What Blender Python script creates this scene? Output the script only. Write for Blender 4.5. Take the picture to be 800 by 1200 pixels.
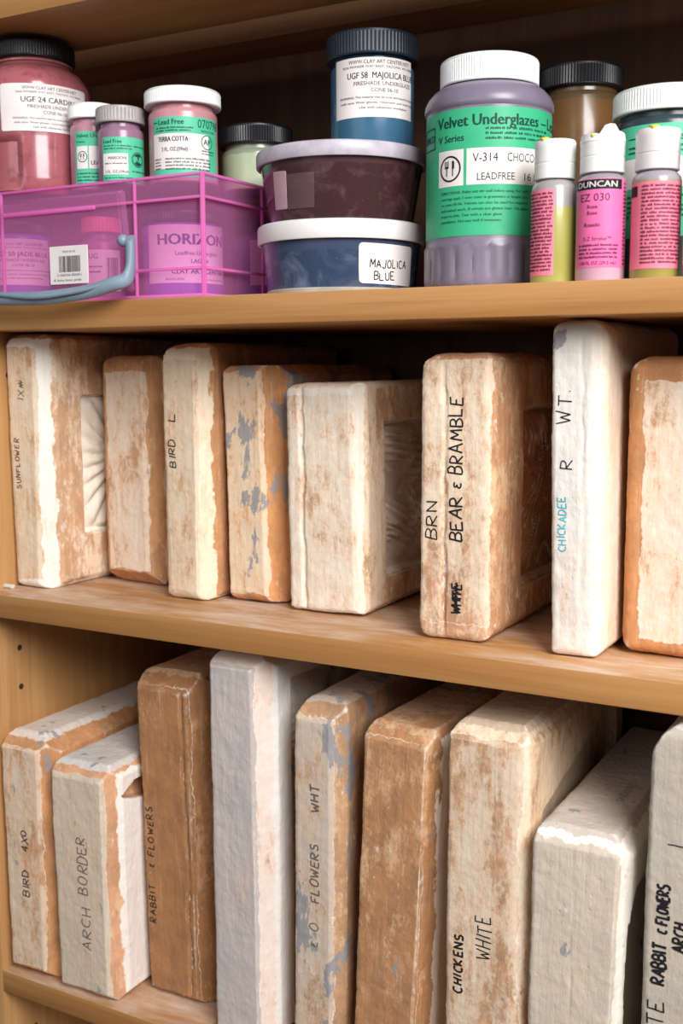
import bpy, bmesh, math, random
from mathutils import Vector, Matrix
from mathutils.bvhtree import BVHTree

for o in list(bpy.data.objects):
    bpy.data.objects.remove(o)
SC = bpy.context.scene
COL = SC.collection
MM = .001
PI = math.pi


def lin(c):
    return c / 12.92 if c <= .04045 else ((c + .055) / 1.055) ** 2.4


def rgb(r, g, b):
    return (lin(r / 255), lin(g / 255), lin(b / 255), 1)


# ------------------------------------------------------------ camera, world, lights, exposure
# millimetres; the shelf fronts lie in y = 0, the top of the paint shelf is z = 0
CAM = Vector((687.0, -648.2, -49.7))
cr, cu, cf = Vector((.87561, .48300, -.0036)), Vector((-.05958, .11539, .99153)), Vector((-.47933, .86798, -.12982))
cam = bpy.data.objects.new('camera', bpy.data.cameras.new('camera'))
COL.objects.link(cam)
mw = Matrix((cr, cu, -cf)).transposed().to_4x4()
mw.translation = CAM * MM
cam.matrix_world = mw
cam.data.sensor_fit = 'VERTICAL'
cam.data.sensor_height = 36
cam.data.lens = 39
cam.data.clip_start = .02
cam.data.dof.use_dof = True
cam.data.dof.focus_distance = .765
cam.data.dof.aperture_fstop = 9.0
SC.camera = cam

world = bpy.data.worlds.new('world')
SC.world = world
world.use_nodes = True
bg = world.node_tree.nodes['Background']
bg.inputs[0].default_value = (.80, .88, 1.0, 1)
bg.inputs[1].default_value = .10


def area(name, loc, target, sx, sy, power, color):
    l = bpy.data.lights.new(name, 'AREA')
    l.shape = 'RECTANGLE'
    l.size, l.size_y, l.energy, l.color = sx, sy, power, color
    o = bpy.data.objects.new(name, l)
    COL.objects.link(o)
    o.location = Vector(loc)
    o.rotation_euler = (Vector(target) - Vector(loc)).to_track_quat('-Z', 'Y').to_euler()
    return o


area('window_daylight', (1.55, -1.0, .82), (.25, .05, -.25), .9, 1.0, 53, (1.0, .99, .985))
area('front_fill', (-.1, -2.3, .55), (.3, 0, -.2), 1.6, 1.2, 9.5, (.95, .975, 1.0))  # fill lamp added in front, in place of the room's general light

SC.view_settings.view_transform = 'Standard'
SC.view_settings.look = 'None'
SC.view_settings.gamma = 1
SC.view_settings.use_curve_mapping = False
SC.view_settings.exposure = 0.0


# ------------------------------------------------------------ node helpers
class NT:
    def __init__(self, name):
        self.m = bpy.data.materials.new(name)
        self.m.use_nodes = True
        self.t = self.m.node_tree
        self.t.nodes.clear()
        self.out = self.t.nodes.new('ShaderNodeOutputMaterial')
        self.b = self.t.nodes.new('ShaderNodeBsdfPrincipled')
        self.t.links.new(self.b.outputs[0], self.out.inputs[0])
        tc = self.t.nodes.new('ShaderNodeTexCoord')
        self.obj = tc.outputs['Object']
        self._sep = None

    def put(self, sock, v):
        if isinstance(v, bpy.types.NodeSocket):
            self.t.links.new(v, sock)
        elif v is not None:
            sock.default_value = v

    def scale(self, s, loc=(0, 0, 0)):
        n = self.t.nodes.new('ShaderNodeMapping')
        self.put(n.inputs[0], self.obj)
        n.inputs['Scale'].default_value = s
        n.inputs['Location'].default_value = loc
        return n.outputs[0]

    def noise(self, vec, scale=1, detail=4, rough=.55, dist=0.0):
        n = self.t.nodes.new('ShaderNodeTexNoise')
        self.put(n.inputs['Vector'], vec)
        n.inputs['Scale'].default_value = scale
        n.inputs['Detail'].default_value = detail
        n.inputs['Roughness'].default_value = rough
        n.inputs['Distortion'].default_value = dist
        return n.outputs[0]

    def voronoi(self, vec, scale):
        n = self.t.nodes.new('ShaderNodeTexVoronoi')
        self.put(n.inputs['Vector'], vec)
        n.inputs['Scale'].default_value = scale
        return n.outputs['Distance']

    def math(self, op, a, b=None, c=None):
        n = self.t.nodes.new('ShaderNodeMath')
        n.operation = op
        self.put(n.inputs[0], a)
        self.put(n.inputs[1], b)
        self.put(n.inputs[2], c)
        return n.outputs[0]

    def ramp(self, v, lo, hi, a=0.0, b=1.0):
        n = self.t.nodes.new('ShaderNodeMapRange')
        n.interpolation_type = 'SMOOTHSTEP'
        for i, q in enumerate((v, lo, hi, a, b)):
            self.put(n.inputs[i], q)
        return n.outputs[0]

    def mix(self, f, a, b, blend='MIX'):
        n = self.t.nodes.new('ShaderNodeMix')
        n.data_type = 'RGBA'
        n.blend_type = blend
        self.put(n.inputs[0], f)
        self.put(n.inputs[6], a)
        self.put(n.inputs[7], b)
        return n.outputs[2]

    def mixf(self, f, a, b):
        n = self.t.nodes.new('ShaderNodeMix')
        self.put(n.inputs[0], f)
        self.put(n.inputs[2], a)
        self.put(n.inputs[3], b)
        return n.outputs[0]

    def xyz(self):
        if not self._sep:
            n = self.t.nodes.new('ShaderNodeSeparateXYZ')
            self.put(n.inputs[0], self.obj)
            self._sep = n.outputs
        return self._sep

    def bump(self, h, strength=.3, dist=.001, prev=None):
        n = self.t.nodes.new('ShaderNodeBump')
        n.inputs['Strength'].default_value = strength
        n.inputs['Distance'].default_value = dist
        self.put(n.inputs['Height'], h)
        if prev:
            self.put(n.inputs['Normal'], prev)
        return n.outputs[0]

    def fin(self, color=None, rough=.6, normal=None, **kw):
        self.put(self.b.inputs['Base Color'], color)
        self.put(self.b.inputs['Roughness'], rough)
        if normal:
            self.put(self.b.inputs['Normal'], normal)
        for k, v in kw.items():
            self.put(self.b.inputs[k.replace('_', ' ')], v)
        return self.m


_plain = {}


def plain(c, rough=.5, spec=.5, noisy=0.0, coat=0.0, name=None):
    """a slightly mottled plastic / paper / ink"""
    key = (c, rough, spec, noisy, coat)
    if key in _plain:
        return _plain[key]
    n = NT(name or 'surface')
    col = rgb(*c)
    if noisy:
        f = n.noise(n.scale((1, 1, 1)), 70, 5, .6)
        d = tuple(max(0, x * (1 - noisy)) for x in col[:3]) + (1,)
        l = tuple(min(1, x * (1 + noisy)) for x in col[:3]) + (1,)
        col = n.mix(n.ramp(f, .35, .65), d, l)
    _plain[key] = n.fin(col, rough, Specular_IOR_Level=spec, Coat_Weight=coat, Coat_Roughness=.08)
    return _plain[key]


def wood(name, axis, light, dark, dusty=0.0, rough=.42):
    n = NT(name)
    s = [55, 55, 55]
    s[axis] = 2.2
    f = n.noise(n.scale(s, (3.1, 1.7, .4)), 1, 5, .6, .6)
    s2 = [420, 420, 420]
    s2[axis] = 9
    g = n.noise(n.scale(s2), 1, 3, .6)
    s3 = [14, 14, 14]
    s3[axis] = 1.1
    w = n.noise(n.scale(s3, (7, 2, 5)), 1, 2, .5)
    col = n.mix(n.ramp(f, .32, .68), rgb(*light), rgb(*dark))
    col = n.mix(n.ramp(w, .4, .7, 0, .35), col, rgb(*[x * .86 for x in dark]))
    col = n.mix(n.ramp(g, .52, .75, 0, .35), col, rgb(*[x * .78 for x in dark]))
    r = rough
    if dusty:
        d1 = n.noise(n.scale((9, 30, 30)), 1, 6, .65, .5)
        d2 = n.noise(n.scale((45, 160, 45)), 1, 4, .6)
        m = n.math('MULTIPLY', n.ramp(d1, .34, .62), n.ramp(d2, .25, .75, .45, 1))
        nz = n.t.nodes.new('ShaderNodeNewGeometry')
        sp = n.t.nodes.new('ShaderNodeSeparateXYZ')
        n.put(sp.inputs[0], nz.outputs['Normal'])
        m = n.math('MULTIPLY', m, n.ramp(sp.outputs[2], .5, .9, 0, dusty))
        col = n.mix(m, col, rgb(222, 200, 182))
        r = n.mixf(m, rough, .8)
    return n.fin(col, r, n.bump(g, .12, .0004), Specular_IOR_Level=.4)


# ------------------------------------------------------------ object helpers
def link(name, mesh, mat, parent=None):
    o = bpy.data.objects.new(name, mesh)
    COL.objects.link(o)
    if mat:
        mesh.materials.clear()
        mesh.materials.append(mat)
    if parent:
        o.parent = parent
    return o


def from_bm(name, bm, mat, parent=None, smooth=None):
    me = bpy.data.meshes.new(name)
    bm.normal_update()
    bm.to_mesh(me)
    bm.free()
    if smooth is not None:
        me.polygons.foreach_set('use_smooth', [True] * len(me.polygons))
        me.set_sharp_from_angle(angle=math.radians(smooth))
    return link(name, me, mat, parent)


def tag(o, label, cat, group=None, kind=None):
    o['label'] = label
    o['category'] = cat
    if group:
        o['group'] = group
    if kind:
        o['kind'] = kind
    return o


def thing(name, label, cat, loc, group=None, rz=0):
    o = bpy.data.objects.new(name, None)
    COL.objects.link(o)
    o.empty_display_size = .01
    o.location = Vector(loc) * MM
    o.rotation_euler = (0, 0, rz)
    return tag(o, label, cat, group)


def box_bm(bm, x0, x1, y0, y1, z0, z1, bev=0.0, seg=2):
    r = bmesh.ops.create_cube(bm, size=1)
    vs = r['verts']
    for v in vs:
        v.co = Vector((x0 + (v.co.x + .5) * (x1 - x0), y0 + (v.co.y + .5) * (y1 - y0), z0 + (v.co.z + .5) * (z1 - z0))) * MM
    if bev:
        es = list({e for v in vs for e in v.link_edges})
        bmesh.ops.bevel(bm, geom=es, offset=bev * MM, segments=seg, affect='EDGES', profile=.5)


def box(name, dims, mat, parent=None, bev=0.0, seg=2):
    bm = bmesh.new()
    box_bm(bm, *dims, bev, seg)
    return from_bm(name, bm, mat, parent, 40 if bev else None)


def lathe(name, prof, mat, parent, seg=72, mod=None, smooth=38, loc=(0, 0, 0)):
    """profile of (radius, height) in mm, turned about z"""
    bm = bmesh.new()
    rings = []
    for (r, z) in prof:
        if r < 1e-6:
            rings.append([bm.verts.new(Vector((loc[0], loc[1], z + loc[2])) * MM)])
        else:
            ring = []
            for i in range(seg):
                a = 2 * PI * i / seg
                rr = mod(a, r, z) if mod else r
                ring.append(bm.verts.new(Vector((loc[0] + rr * math.cos(a), loc[1] + rr * math.sin(a), z + loc[2])) * MM))
            rings.append(ring)
    for A, B in zip(rings, rings[1:]):
        if len(A) == 1 and len(B) == 1:
            continue
        for i in range(seg):
            j = (i + 1) % seg
            if len(A) == 1:
                bm.faces.new((A[0], B[j], B[i]))
            elif len(B) == 1:
                bm.faces.new((A[i], A[j], B[0]))
            else:
                bm.faces.new((A[i], A[j], B[j], B[i]))
    bmesh.ops.recalc_face_normals(bm, faces=bm.faces)
    return from_bm(name, bm, mat, parent, smooth)


def ribbed_lid(parent, r, z0, z1, mat, ribs=90, depth=.6, name='lid'):
    seg = ribs * 2

    def mod(a, rr, z):
        if rr > r - 1.0 and z0 + 1.2 < z < z1 - 1.6:
            i = int(round(a / (2 * PI) * seg))
            return rr - (depth if i % 2 else 0)
        return rr
    prof = [(0, z0 + .4), (r - 2.2, z0 + .4), (r - 2, z0), (r - .3, z0), (r + .1, z0 + .5), (r + .1, z0 + 1.1), (r - .05, z0 + 1.4), (r - .05, z0 + 1.8), (r - .05, z1 - 2.4),
            (r - .1, z1 - 1.7), (r - .5, z1 - .7), (r - 1.5, z1), (r - 3, z1), (r - 3.6, z1 - .5), (0, z1 - .5)]
    return lathe(name, prof, mat, parent, seg, mod, 50)


def sweep(bm, path, rx, ry, seg=12, up=Vector((0, 0, 1)), cap=True):
    P = [Vector(p) for p in path]
    rings = []
    for i, p in enumerate(P):
        t = (P[min(i + 1, len(P) - 1)] - P[max(i - 1, 0)]).normalized()
        s = t.cross(up)
        s = s.normalized() if s.length > 1e-4 else t.cross(Vector((0, 1, 0))).normalized()
        q = s.cross(t).normalized()
        rings.append([bm.verts.new((p + s * rx * math.cos(2 * PI * k / seg) + q * ry * math.sin(2 * PI * k / seg)) * MM) for k in range(seg)])
    for A, B in zip(rings, rings[1:]):
        for k in range(seg):
            bm.faces.new((A[k], A[(k + 1) % seg], B[(k + 1) % seg], B[k]))
    if cap:
        bm.faces.new(rings[0][::-1])
        bm.faces.new(rings[-1])


def smooth_path(pts, n=10):
    out = []
    P = [Vector(p) for p in pts]
    for i in range(len(P) - 1):
        a, b, c, d = P[max(i - 1, 0)], P[i], P[i + 1], P[min(i + 2, len(P) - 1)]
        for k in range(n):
            t = k / n
            out.append(.5 * ((2 * b) + (c - a) * t + (2 * a - 5 * b + 4 * c - d) * t * t + (3 * b - a - 3 * c + d) * t ** 3))
    out.append(P[-1])
    return out


# ------------------------------------------------------------ printed lettering, wrapped on a label
_tc = {}


def text_tris(s, bold):
    k = (s, bold)
    if k not in _tc:
        cu_ = bpy.data.curves.new('t', 'FONT')
        cu_.body = s
        cu_.size = 1
        cu_.resolution_u = 2
        o = bpy.data.objects.new('t', cu_)
        COL.objects.link(o)
        bpy.context.view_layer.update()
        me = bpy.data.meshes.new_from_object(o.evaluated_get(bpy.context.evaluated_depsgraph_get()))
        vs = [(v.co.x, v.co.y) for v in me.vertices]
        fs = [tuple(p.vertices) for p in me.polygons]
        bpy.data.objects.remove(o)
        bpy.data.curves.remove(cu_)
        bpy.data.meshes.remove(me)
        x0, x1 = min(v[0] for v in vs), max(v[0] for v in vs)
        _tc[k] = ([(v[0] - x0, v[1]) for v in vs], fs, x1 - x0)
    return _tc[k]


def shapes2d(items):
    """items -> flat verts / faces in label millimetres (u to the right, v up)"""
    V, F = [], []

    def add(vs, fs):
        b = len(V)
        V.extend(vs)
        F.extend([tuple(i + b for i in f) for f in fs])

    def rect(u0, v0, u1, v1):
        n = max(1, int(math.ceil(abs(u1 - u0) / 1.0)))
        add([(u0 + (u1 - u0) * i / n, v) for i in range(n + 1) for v in (v0, v1)], [(2 * i, 2 * i + 2, 2 * i + 3, 2 * i + 1) for i in range(n)])
    for it in items:
        k = it[0]
        if k == 'text' and len(it) > 5 and it[5].get('bold', 0) and not it[5].get('_b'):
            b = it[5]['bold'] * it[2] * 1.1
            for db in (-b, 0, b):
                v2, f2 = shapes2d([('text', it[1], it[2], it[3] + db, it[4], dict(it[5], _b=1))])
                add(v2, f2)
        elif k == 'text':
            _, s, cap, u, v = it[:5]
            opt = it[5] if len(it) > 5 else {}
            vs, fs, w = text_tris(s, 0)
            sy = cap / .70
            sx = opt['width'] / w if 'width' in opt else sy * opt.get('cond', 1)
            al = opt.get('align', 'l')
            ox = u - (w * sx / 2 if al == 'c' else w * sx if al == 'r' else 0)
            if opt.get('rot'):
                add([(u - y * sy, v + x * sx) for x, y in vs], fs)
            else:
                add([(ox + x * sx, v + y * sy) for x, y in vs], fs)
        elif k == 'rect':
            rect(*it[1:5])
        elif k == 'frame':
            _, u0, v0, u1, v1, t = it
            rect(u0, v0, u1, v0 + t); rect(u0, v1 - t, u1, v1); rect(u0, v0, u0 + t, v1); rect(u1 - t, v0, u1, v1)
        elif k == 'ring':
            _, u, v, r0, r1 = it
            n = 28
            add([(u + r * math.cos(2 * PI * i / n), v + r * math.sin(2 * PI * i / n)) for i in range(n) for r in (r0, r1)],
                [(2 * i, 2 * i + 1, (2 * i + 3) % (2 * n), (2 * i + 2) % (2 * n)) for i in range(n)])
        elif k == 'poly':
            add(it[1], [tuple(range(len(it[1])))])
        elif k == 'words':      # print too small to read in the photograph
            _, u0, u1, v, h, seed = it
            rd = random.Random(seed)
            u = u0
            while u < u1 - h:
                w = h * rd.choice((1.4, 2.2, 3.2, 4.4, 5.6))
                w = min(w, u1 - u)
                q = u
                while q < u + w - h * .3:      # broken into letter-wide dabs
                    lw = h * rd.uniform(.35, .6)
                    a, b = rd.uniform(0, .12) * h, h * rd.uniform(.72, 1.1)
                    rect(q, v + a, q + lw, v + b)
                    q += lw + h * .18
                u += w + h * .55
        elif k == 'bars':
            _, u0, u1, v0, v1, seed = it
            rd = random.Random(seed)
            u = u0
            while u < u1:
                w = rd.choice((.25, .25, .5, .75))
                rect(u, v0, min(u + w, u1), v1)
                u += w + rd.choice((.25, .3, .5))
    return V, F


def ico_fork(u, v, s):
    """round seal with fork and knife"""
    return [('ring', u, v, s * .86, s), ('rect', u - s * .36, v - s * .55, u - s * .26, v + s * .1), ('rect', u - s * .5, v + s * .05, u - s * .12, v + s * .2),
            ('rect', u - s * .5, v + s * .1, u - s * .42, v + s * .6), ('rect', u - s * .35, v + s * .1, u - s * .27, v + s * .6), ('rect', u - s * .2, v + s * .1, u - s * .12, v + s * .6),
            ('rect', u + s * .22, v - s * .55, u + s * .32, v + s * .0), ('poly', [(u + s * .2, v), (u + s * .42, v), (u + s * .42, v + s * .5), (u + s * .3, v + s * .64), (u + s * .2, v + s * .55)])]


def wrap(name, items, R, phi0, mat, parent, lift):
    V, F = shapes2d(items)
    me = bpy.data.meshes.new(name)
    pts = []
    for u, v in V:
        r = (R(v) if callable(R) else R)
        a = phi0 + u / r
        pts.append((math.cos(a) * (r + lift) * MM, math.sin(a) * (r + lift) * MM, v * MM))
    me.from_pydata(pts, [], F)
    return link(name, me, mat, parent)


def patch(name, R, phi0, u0, u1, v0, v1, mat, parent, lift=.22, corner=0.0, warp=None):
    """paper label: a thin wrapped sheet with a folded-in rim so that it has thickness"""
    n = max(8, int(abs(u1 - u0) / 1.2))
    us = [u0 + (u1 - u0) * i / n for i in range(n + 1)]
    if corner:
        us = sorted(set(us + [u0 + corner * t for t in (.1, .3, .6)] + [u1 - corner * t for t in (.1, .3, .6)]))
    bm = bmesh.new()
    prev = None
    for u in us:
        d = min(u - u0, u1 - u)
        c = corner - math.sqrt(max(0, corner ** 2 - (corner - d) ** 2)) if corner and d < corner else 0
        row = []
        for v, lf in ((v0 + c, 0.02), (v0 + c, lift), ((v0 + v1) / 2, lift), (v1 - c, lift), (v1 - c, .02)):
            vv = v + (warp(u) if warp else 0)
            r = R(vv) if callable(R) else R
            l = .02 if u in (us[0], us[-1]) else lf
            a = phi0 + u / r
            row.append(bm.verts.new(Vector((math.cos(a) * (r + l), math.sin(a) * (r + l), vv)) * MM))
        if prev:
            for k in range(4):
                bm.faces.new((prev[k], row[k], row[k + 1], prev[k + 1]))
        prev = row
    return from_bm(name, bm, mat, parent, 60)


def face_phi(x, y):
    return math.atan2(CAM.y - y, CAM.x - x)


# ------------------------------------------------------------ marker handwriting: strokes in a 1 x 1 box
def arc(cx, cy, rx, ry, a0, a1, n=8):
    return [(cx + rx * math.cos(math.radians(a0 + (a1 - a0) * i / n)), cy + ry * math.sin(math.radians(a0 + (a1 - a0) * i / n))) for i in range(n + 1)]


GLYPH = {
    'A': [[(0, 0), (.4, 1), (.8, 0)], [(.12, .38), (.68, .36)]],
    'B': [[(0, 0), (.03, 1)], [(0, 1)] + arc(.3, .76, .35, .24, 80, -90, 6) + [(.05, .52)] + arc(.3, .26, .42, .26, 90, -90, 6) + [(0, .0)]],
    'C': [arc(.45, .5, .42, .5, 50, 310, 12)],
    'D': [[(0, 0), (0, 1)], [(0, 1)] + arc(.2, .5, .55, .5, 80, -80, 9) + [(0, 0)]],
    'E': [[(.65, 1), (0, .97), (0, 0), (.7, .02)], [(0, .5), (.5, .52)]],
    'F': [[(.7, 1), (0, .97), (0, 0)], [(0, .5), (.5, .52)]],
    'H': [[(0, 0), (0, 1)], [(.7, 0), (.68, 1)], [(0, .5), (.7, .52)]],
    'I': [[(.1, 0), (.1, 1)]],
    'J': [[(.6, 1), (.58, .25)] + arc(.32, .22, .27, .22, 0, -170, 7)],
    'K': [[(0, 0), (0, 1)], [(.65, 1), (.02, .45), (.7, 0)]],
    'L': [[(0, 1), (0, 0), (.65, .03)]],
    'M': [[(0, 0), (.1, 1), (.45, .3), (.8, 1), (.9, 0)]],
    'N': [[(0, 0), (.03, 1), (.66, .02), (.7, 1)]],
    'O': [arc(.4, .5, .4, .5, 100, 460, 14)],
    'R': [[(0, 0), (.02, 1)], [(0, 1)] + arc(.3, .75, .35, .25, 85, -90, 6) + [(.04, .5), (.72, 0)]],
    'S': [arc(.38, .75, .32, .25, 40, 260, 7) + arc(.36, .25, .34, .26, 80, -150, 8)],
    'T': [[(0, .98), (.8, 1)], [(.4, 1), (.38, 0)]],
    'U': [[(0, 1), (.02, .3)] + arc(.35, .3, .33, .3, 180, 360, 8) + [(.7, 1)]],
    'W': [[(0, 1), (.22, 0), (.45, .7), (.7, 0), (.95, 1)]],
    'X': [[(0, 0), (.7, 1)], [(0, 1), (.7, 0)]],
    '&': [arc(.3, .7, .25, .16, 30, 270, 7) + arc(.3, .3, .3, .25, 90, 320, 8)],
    '0': [arc(.32, .5, .32, .45, 90, 450, 12)],
    '4': [[(.5, 0), (.5, 1), (0, .4), (.7, .4)]],
    '1': [[(.1, 0), (.1, 1)]],
    '.': [[(.05, 0), (.12, .08)]],
    '~': [[(0, .2), (.2, .8), (.3, .1), (.5, .9), (.6, .2), (.8, .7)], [(0, .5), (.9, .45)]],
}


def hand_strokes(text, w, h, gap, seed):
    """strokes (u, v) in mm running to the right from (0,0)"""
    rd = random.Random(seed)
    out, u = [], 0
    for ch in text:
        if ch == ' ':
            u += w * .75
            continue
        if ch not in GLYPH:
            continue
        dx, dy, sl, hh = rd.uniform(-.05, .05) * w, rd.uniform(-.08, .08) * h, rd.uniform(-.06, .14), h * rd.uniform(.9, 1.1)
        mx = 0
        for st in GLYPH[ch]:
            s = [(u + dx + (x + sl * y) * w + rd.uniform(-.03, .03) * w, dy + y * hh + rd.uniform(-.03, .03) * h) for x, y in st]
            out.append(s)
            mx = max(mx, max(x for x, y in st))
        u += (mx * w + gap)
    return out, u


def densify(s, step=.8):
    o = [s[0]]
    for a, b in zip(s, s[1:]):
        d = math.hypot(b[0] - a[0], b[1] - a[1])
        n = max(1, int(d / step))
        for i in range(1, n + 1):
            o.append((a[0] + (b[0] - a[0]) * i / n, a[1] + (b[1] - a[1]) * i / n))
    return o


def ribbon(bm, pts, nrm, width):
    prev = None
    for i, p in enumerate(pts):
        t = pts[min(i + 1, len(pts) - 1)] - pts[max(i - 1, 0)]
        if t.length < 1e-9:
            continue
        s = t.normalized().cross(nrm).normalized() * width / 2
        row = (bm.verts.new(p - s), bm.verts.new(p + nrm * .00008), bm.verts.new(p + s))
        if prev:
            for k in range(2):
                bm.faces.new((prev[k], row[k], row[k + 1], prev[k + 1]))
        prev = row


# ------------------------------------------------------------ the bookcase
W_FRONT = wood('maple_edge', 0, (192, 142, 86), (172, 120, 68))
W_SHELF = wood('maple_shelf', 0, (194, 143, 88), (176, 122, 68), dusty=.85)
W_PANEL = wood('maple_panel', 2, (204, 156, 102), (186, 136, 84))
W_BACK = wood('brown_back', 2, (104, 70, 42), (84, 54, 30), rough=.6)
W_RAIL = wood('rail_wood', 0, (140, 98, 60), (116, 78, 46), rough=.55)
HOLE = plain((60, 48, 36), .8, .2, name='drilled_hole')

ZB, ZC, ZD = -234.5, -568.2, 212.9
XL, XR = -9.0, 905.0       # inner faces
case = thing('bookcase', 'light maple bookcase whose three shelves carry paint jars and plaster moulds', 'bookcase', (0, 0, -920))
case['kind'] = 'structure'


def cpart(name, dims, mat, bev=.8):
    x0, x1, y0, y1, z0, z1 = dims
    return box(name, (x0, x1, y0, y1, z0 + 920, z1 + 920), mat, case, bev)


cpart('shelf', (-300, XR, 0, 276, -20.2, 0), W_SHELF, 1.2)
cpart('shelf', (XL, XR, 0, 276, ZB - 19.6, ZB), W_SHELF, 1.2)
cpart('shelf', (XL, XR, 0, 276, ZC - 19.6, ZC), W_SHELF, 1.2)
dv = cpart('divider_panel', (XL - 19, XL, .4, 276, -920, -20.2), W_PANEL)
cpart('side_panel', (XR, XR + 19, .4, 276, -920, 420), W_PANEL)
cpart('side_panel', (-319, -300, .4, 276, -920, 420), W_PANEL)
cpart('back_panel', (-319, XR + 19, 276, 284, -920, 420), W_BACK, 0)
cpart('bottom_panel', (XL, XR, 0, 276, -900, -880), W_SHELF)
# the open-framed top of the paint bay: front stretcher, middle rail, solid deck above
cpart('stretcher', (-300, XR, 0, 97, ZD, ZD + 20), W_FRONT, 1.2)
cpart('stretcher', (-300, XR, 141, 194, ZD, ZD + 20), W_RAIL, .8)
cpart('top_deck', (-300, XR, 12, 276, ZD + 60, ZD + 78), W_BACK, .8)
for zz in (-55.9, -289.2, -323.8, -640, -675):
    bm = bmesh.new()
    bmesh.ops.create_cone(bm, cap_ends=True, segments=20, radius1=2.6 * MM, radius2=2.6 * MM, depth=.5 * MM, matrix=Matrix.Translation(Vector((XL + .05, 36, zz + 920)) * MM) @ Matrix.Rotation(PI / 2, 4, 'Y'))
    from_bm('peg_hole', bm, HOLE, case)
PINM = plain((214, 214, 208), .45, .5)
bm = bmesh.new()
sweep(bm, [(XL, 23, ZB + 922), (XL + 8.5, 23, ZB + 922)], 2.6, 1.8, 16)
from_bm('shelf_pin', bm, PINM, case, 40)['label'] = 'white plastic shelf pin'


# studio floor under the bookcase, out of view; added to block light from below
nf = NT('floor_lino')
fcol = nf.mix(nf.ramp(nf.noise(nf.obj, 9, 5, .6), .35, .65), rgb(112, 100, 88), rgb(94, 84, 74))
flo = box('floor', (-2500, 3000, -3200, 400, -960, -920), nf.fin(fcol, .6))
flo['kind'] = 'structure'

# ------------------------------------------------------------ plaster moulds
WHITE, CREAM, GREYW = (240, 236, 230), (240, 222, 194), (206, 198, 190)
ORANGE, RUST, BROWN, PEACH, SLIP = (212, 146, 90), (186, 124, 78), (158, 104, 62), (228, 182, 148), (146, 146, 150)


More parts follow.
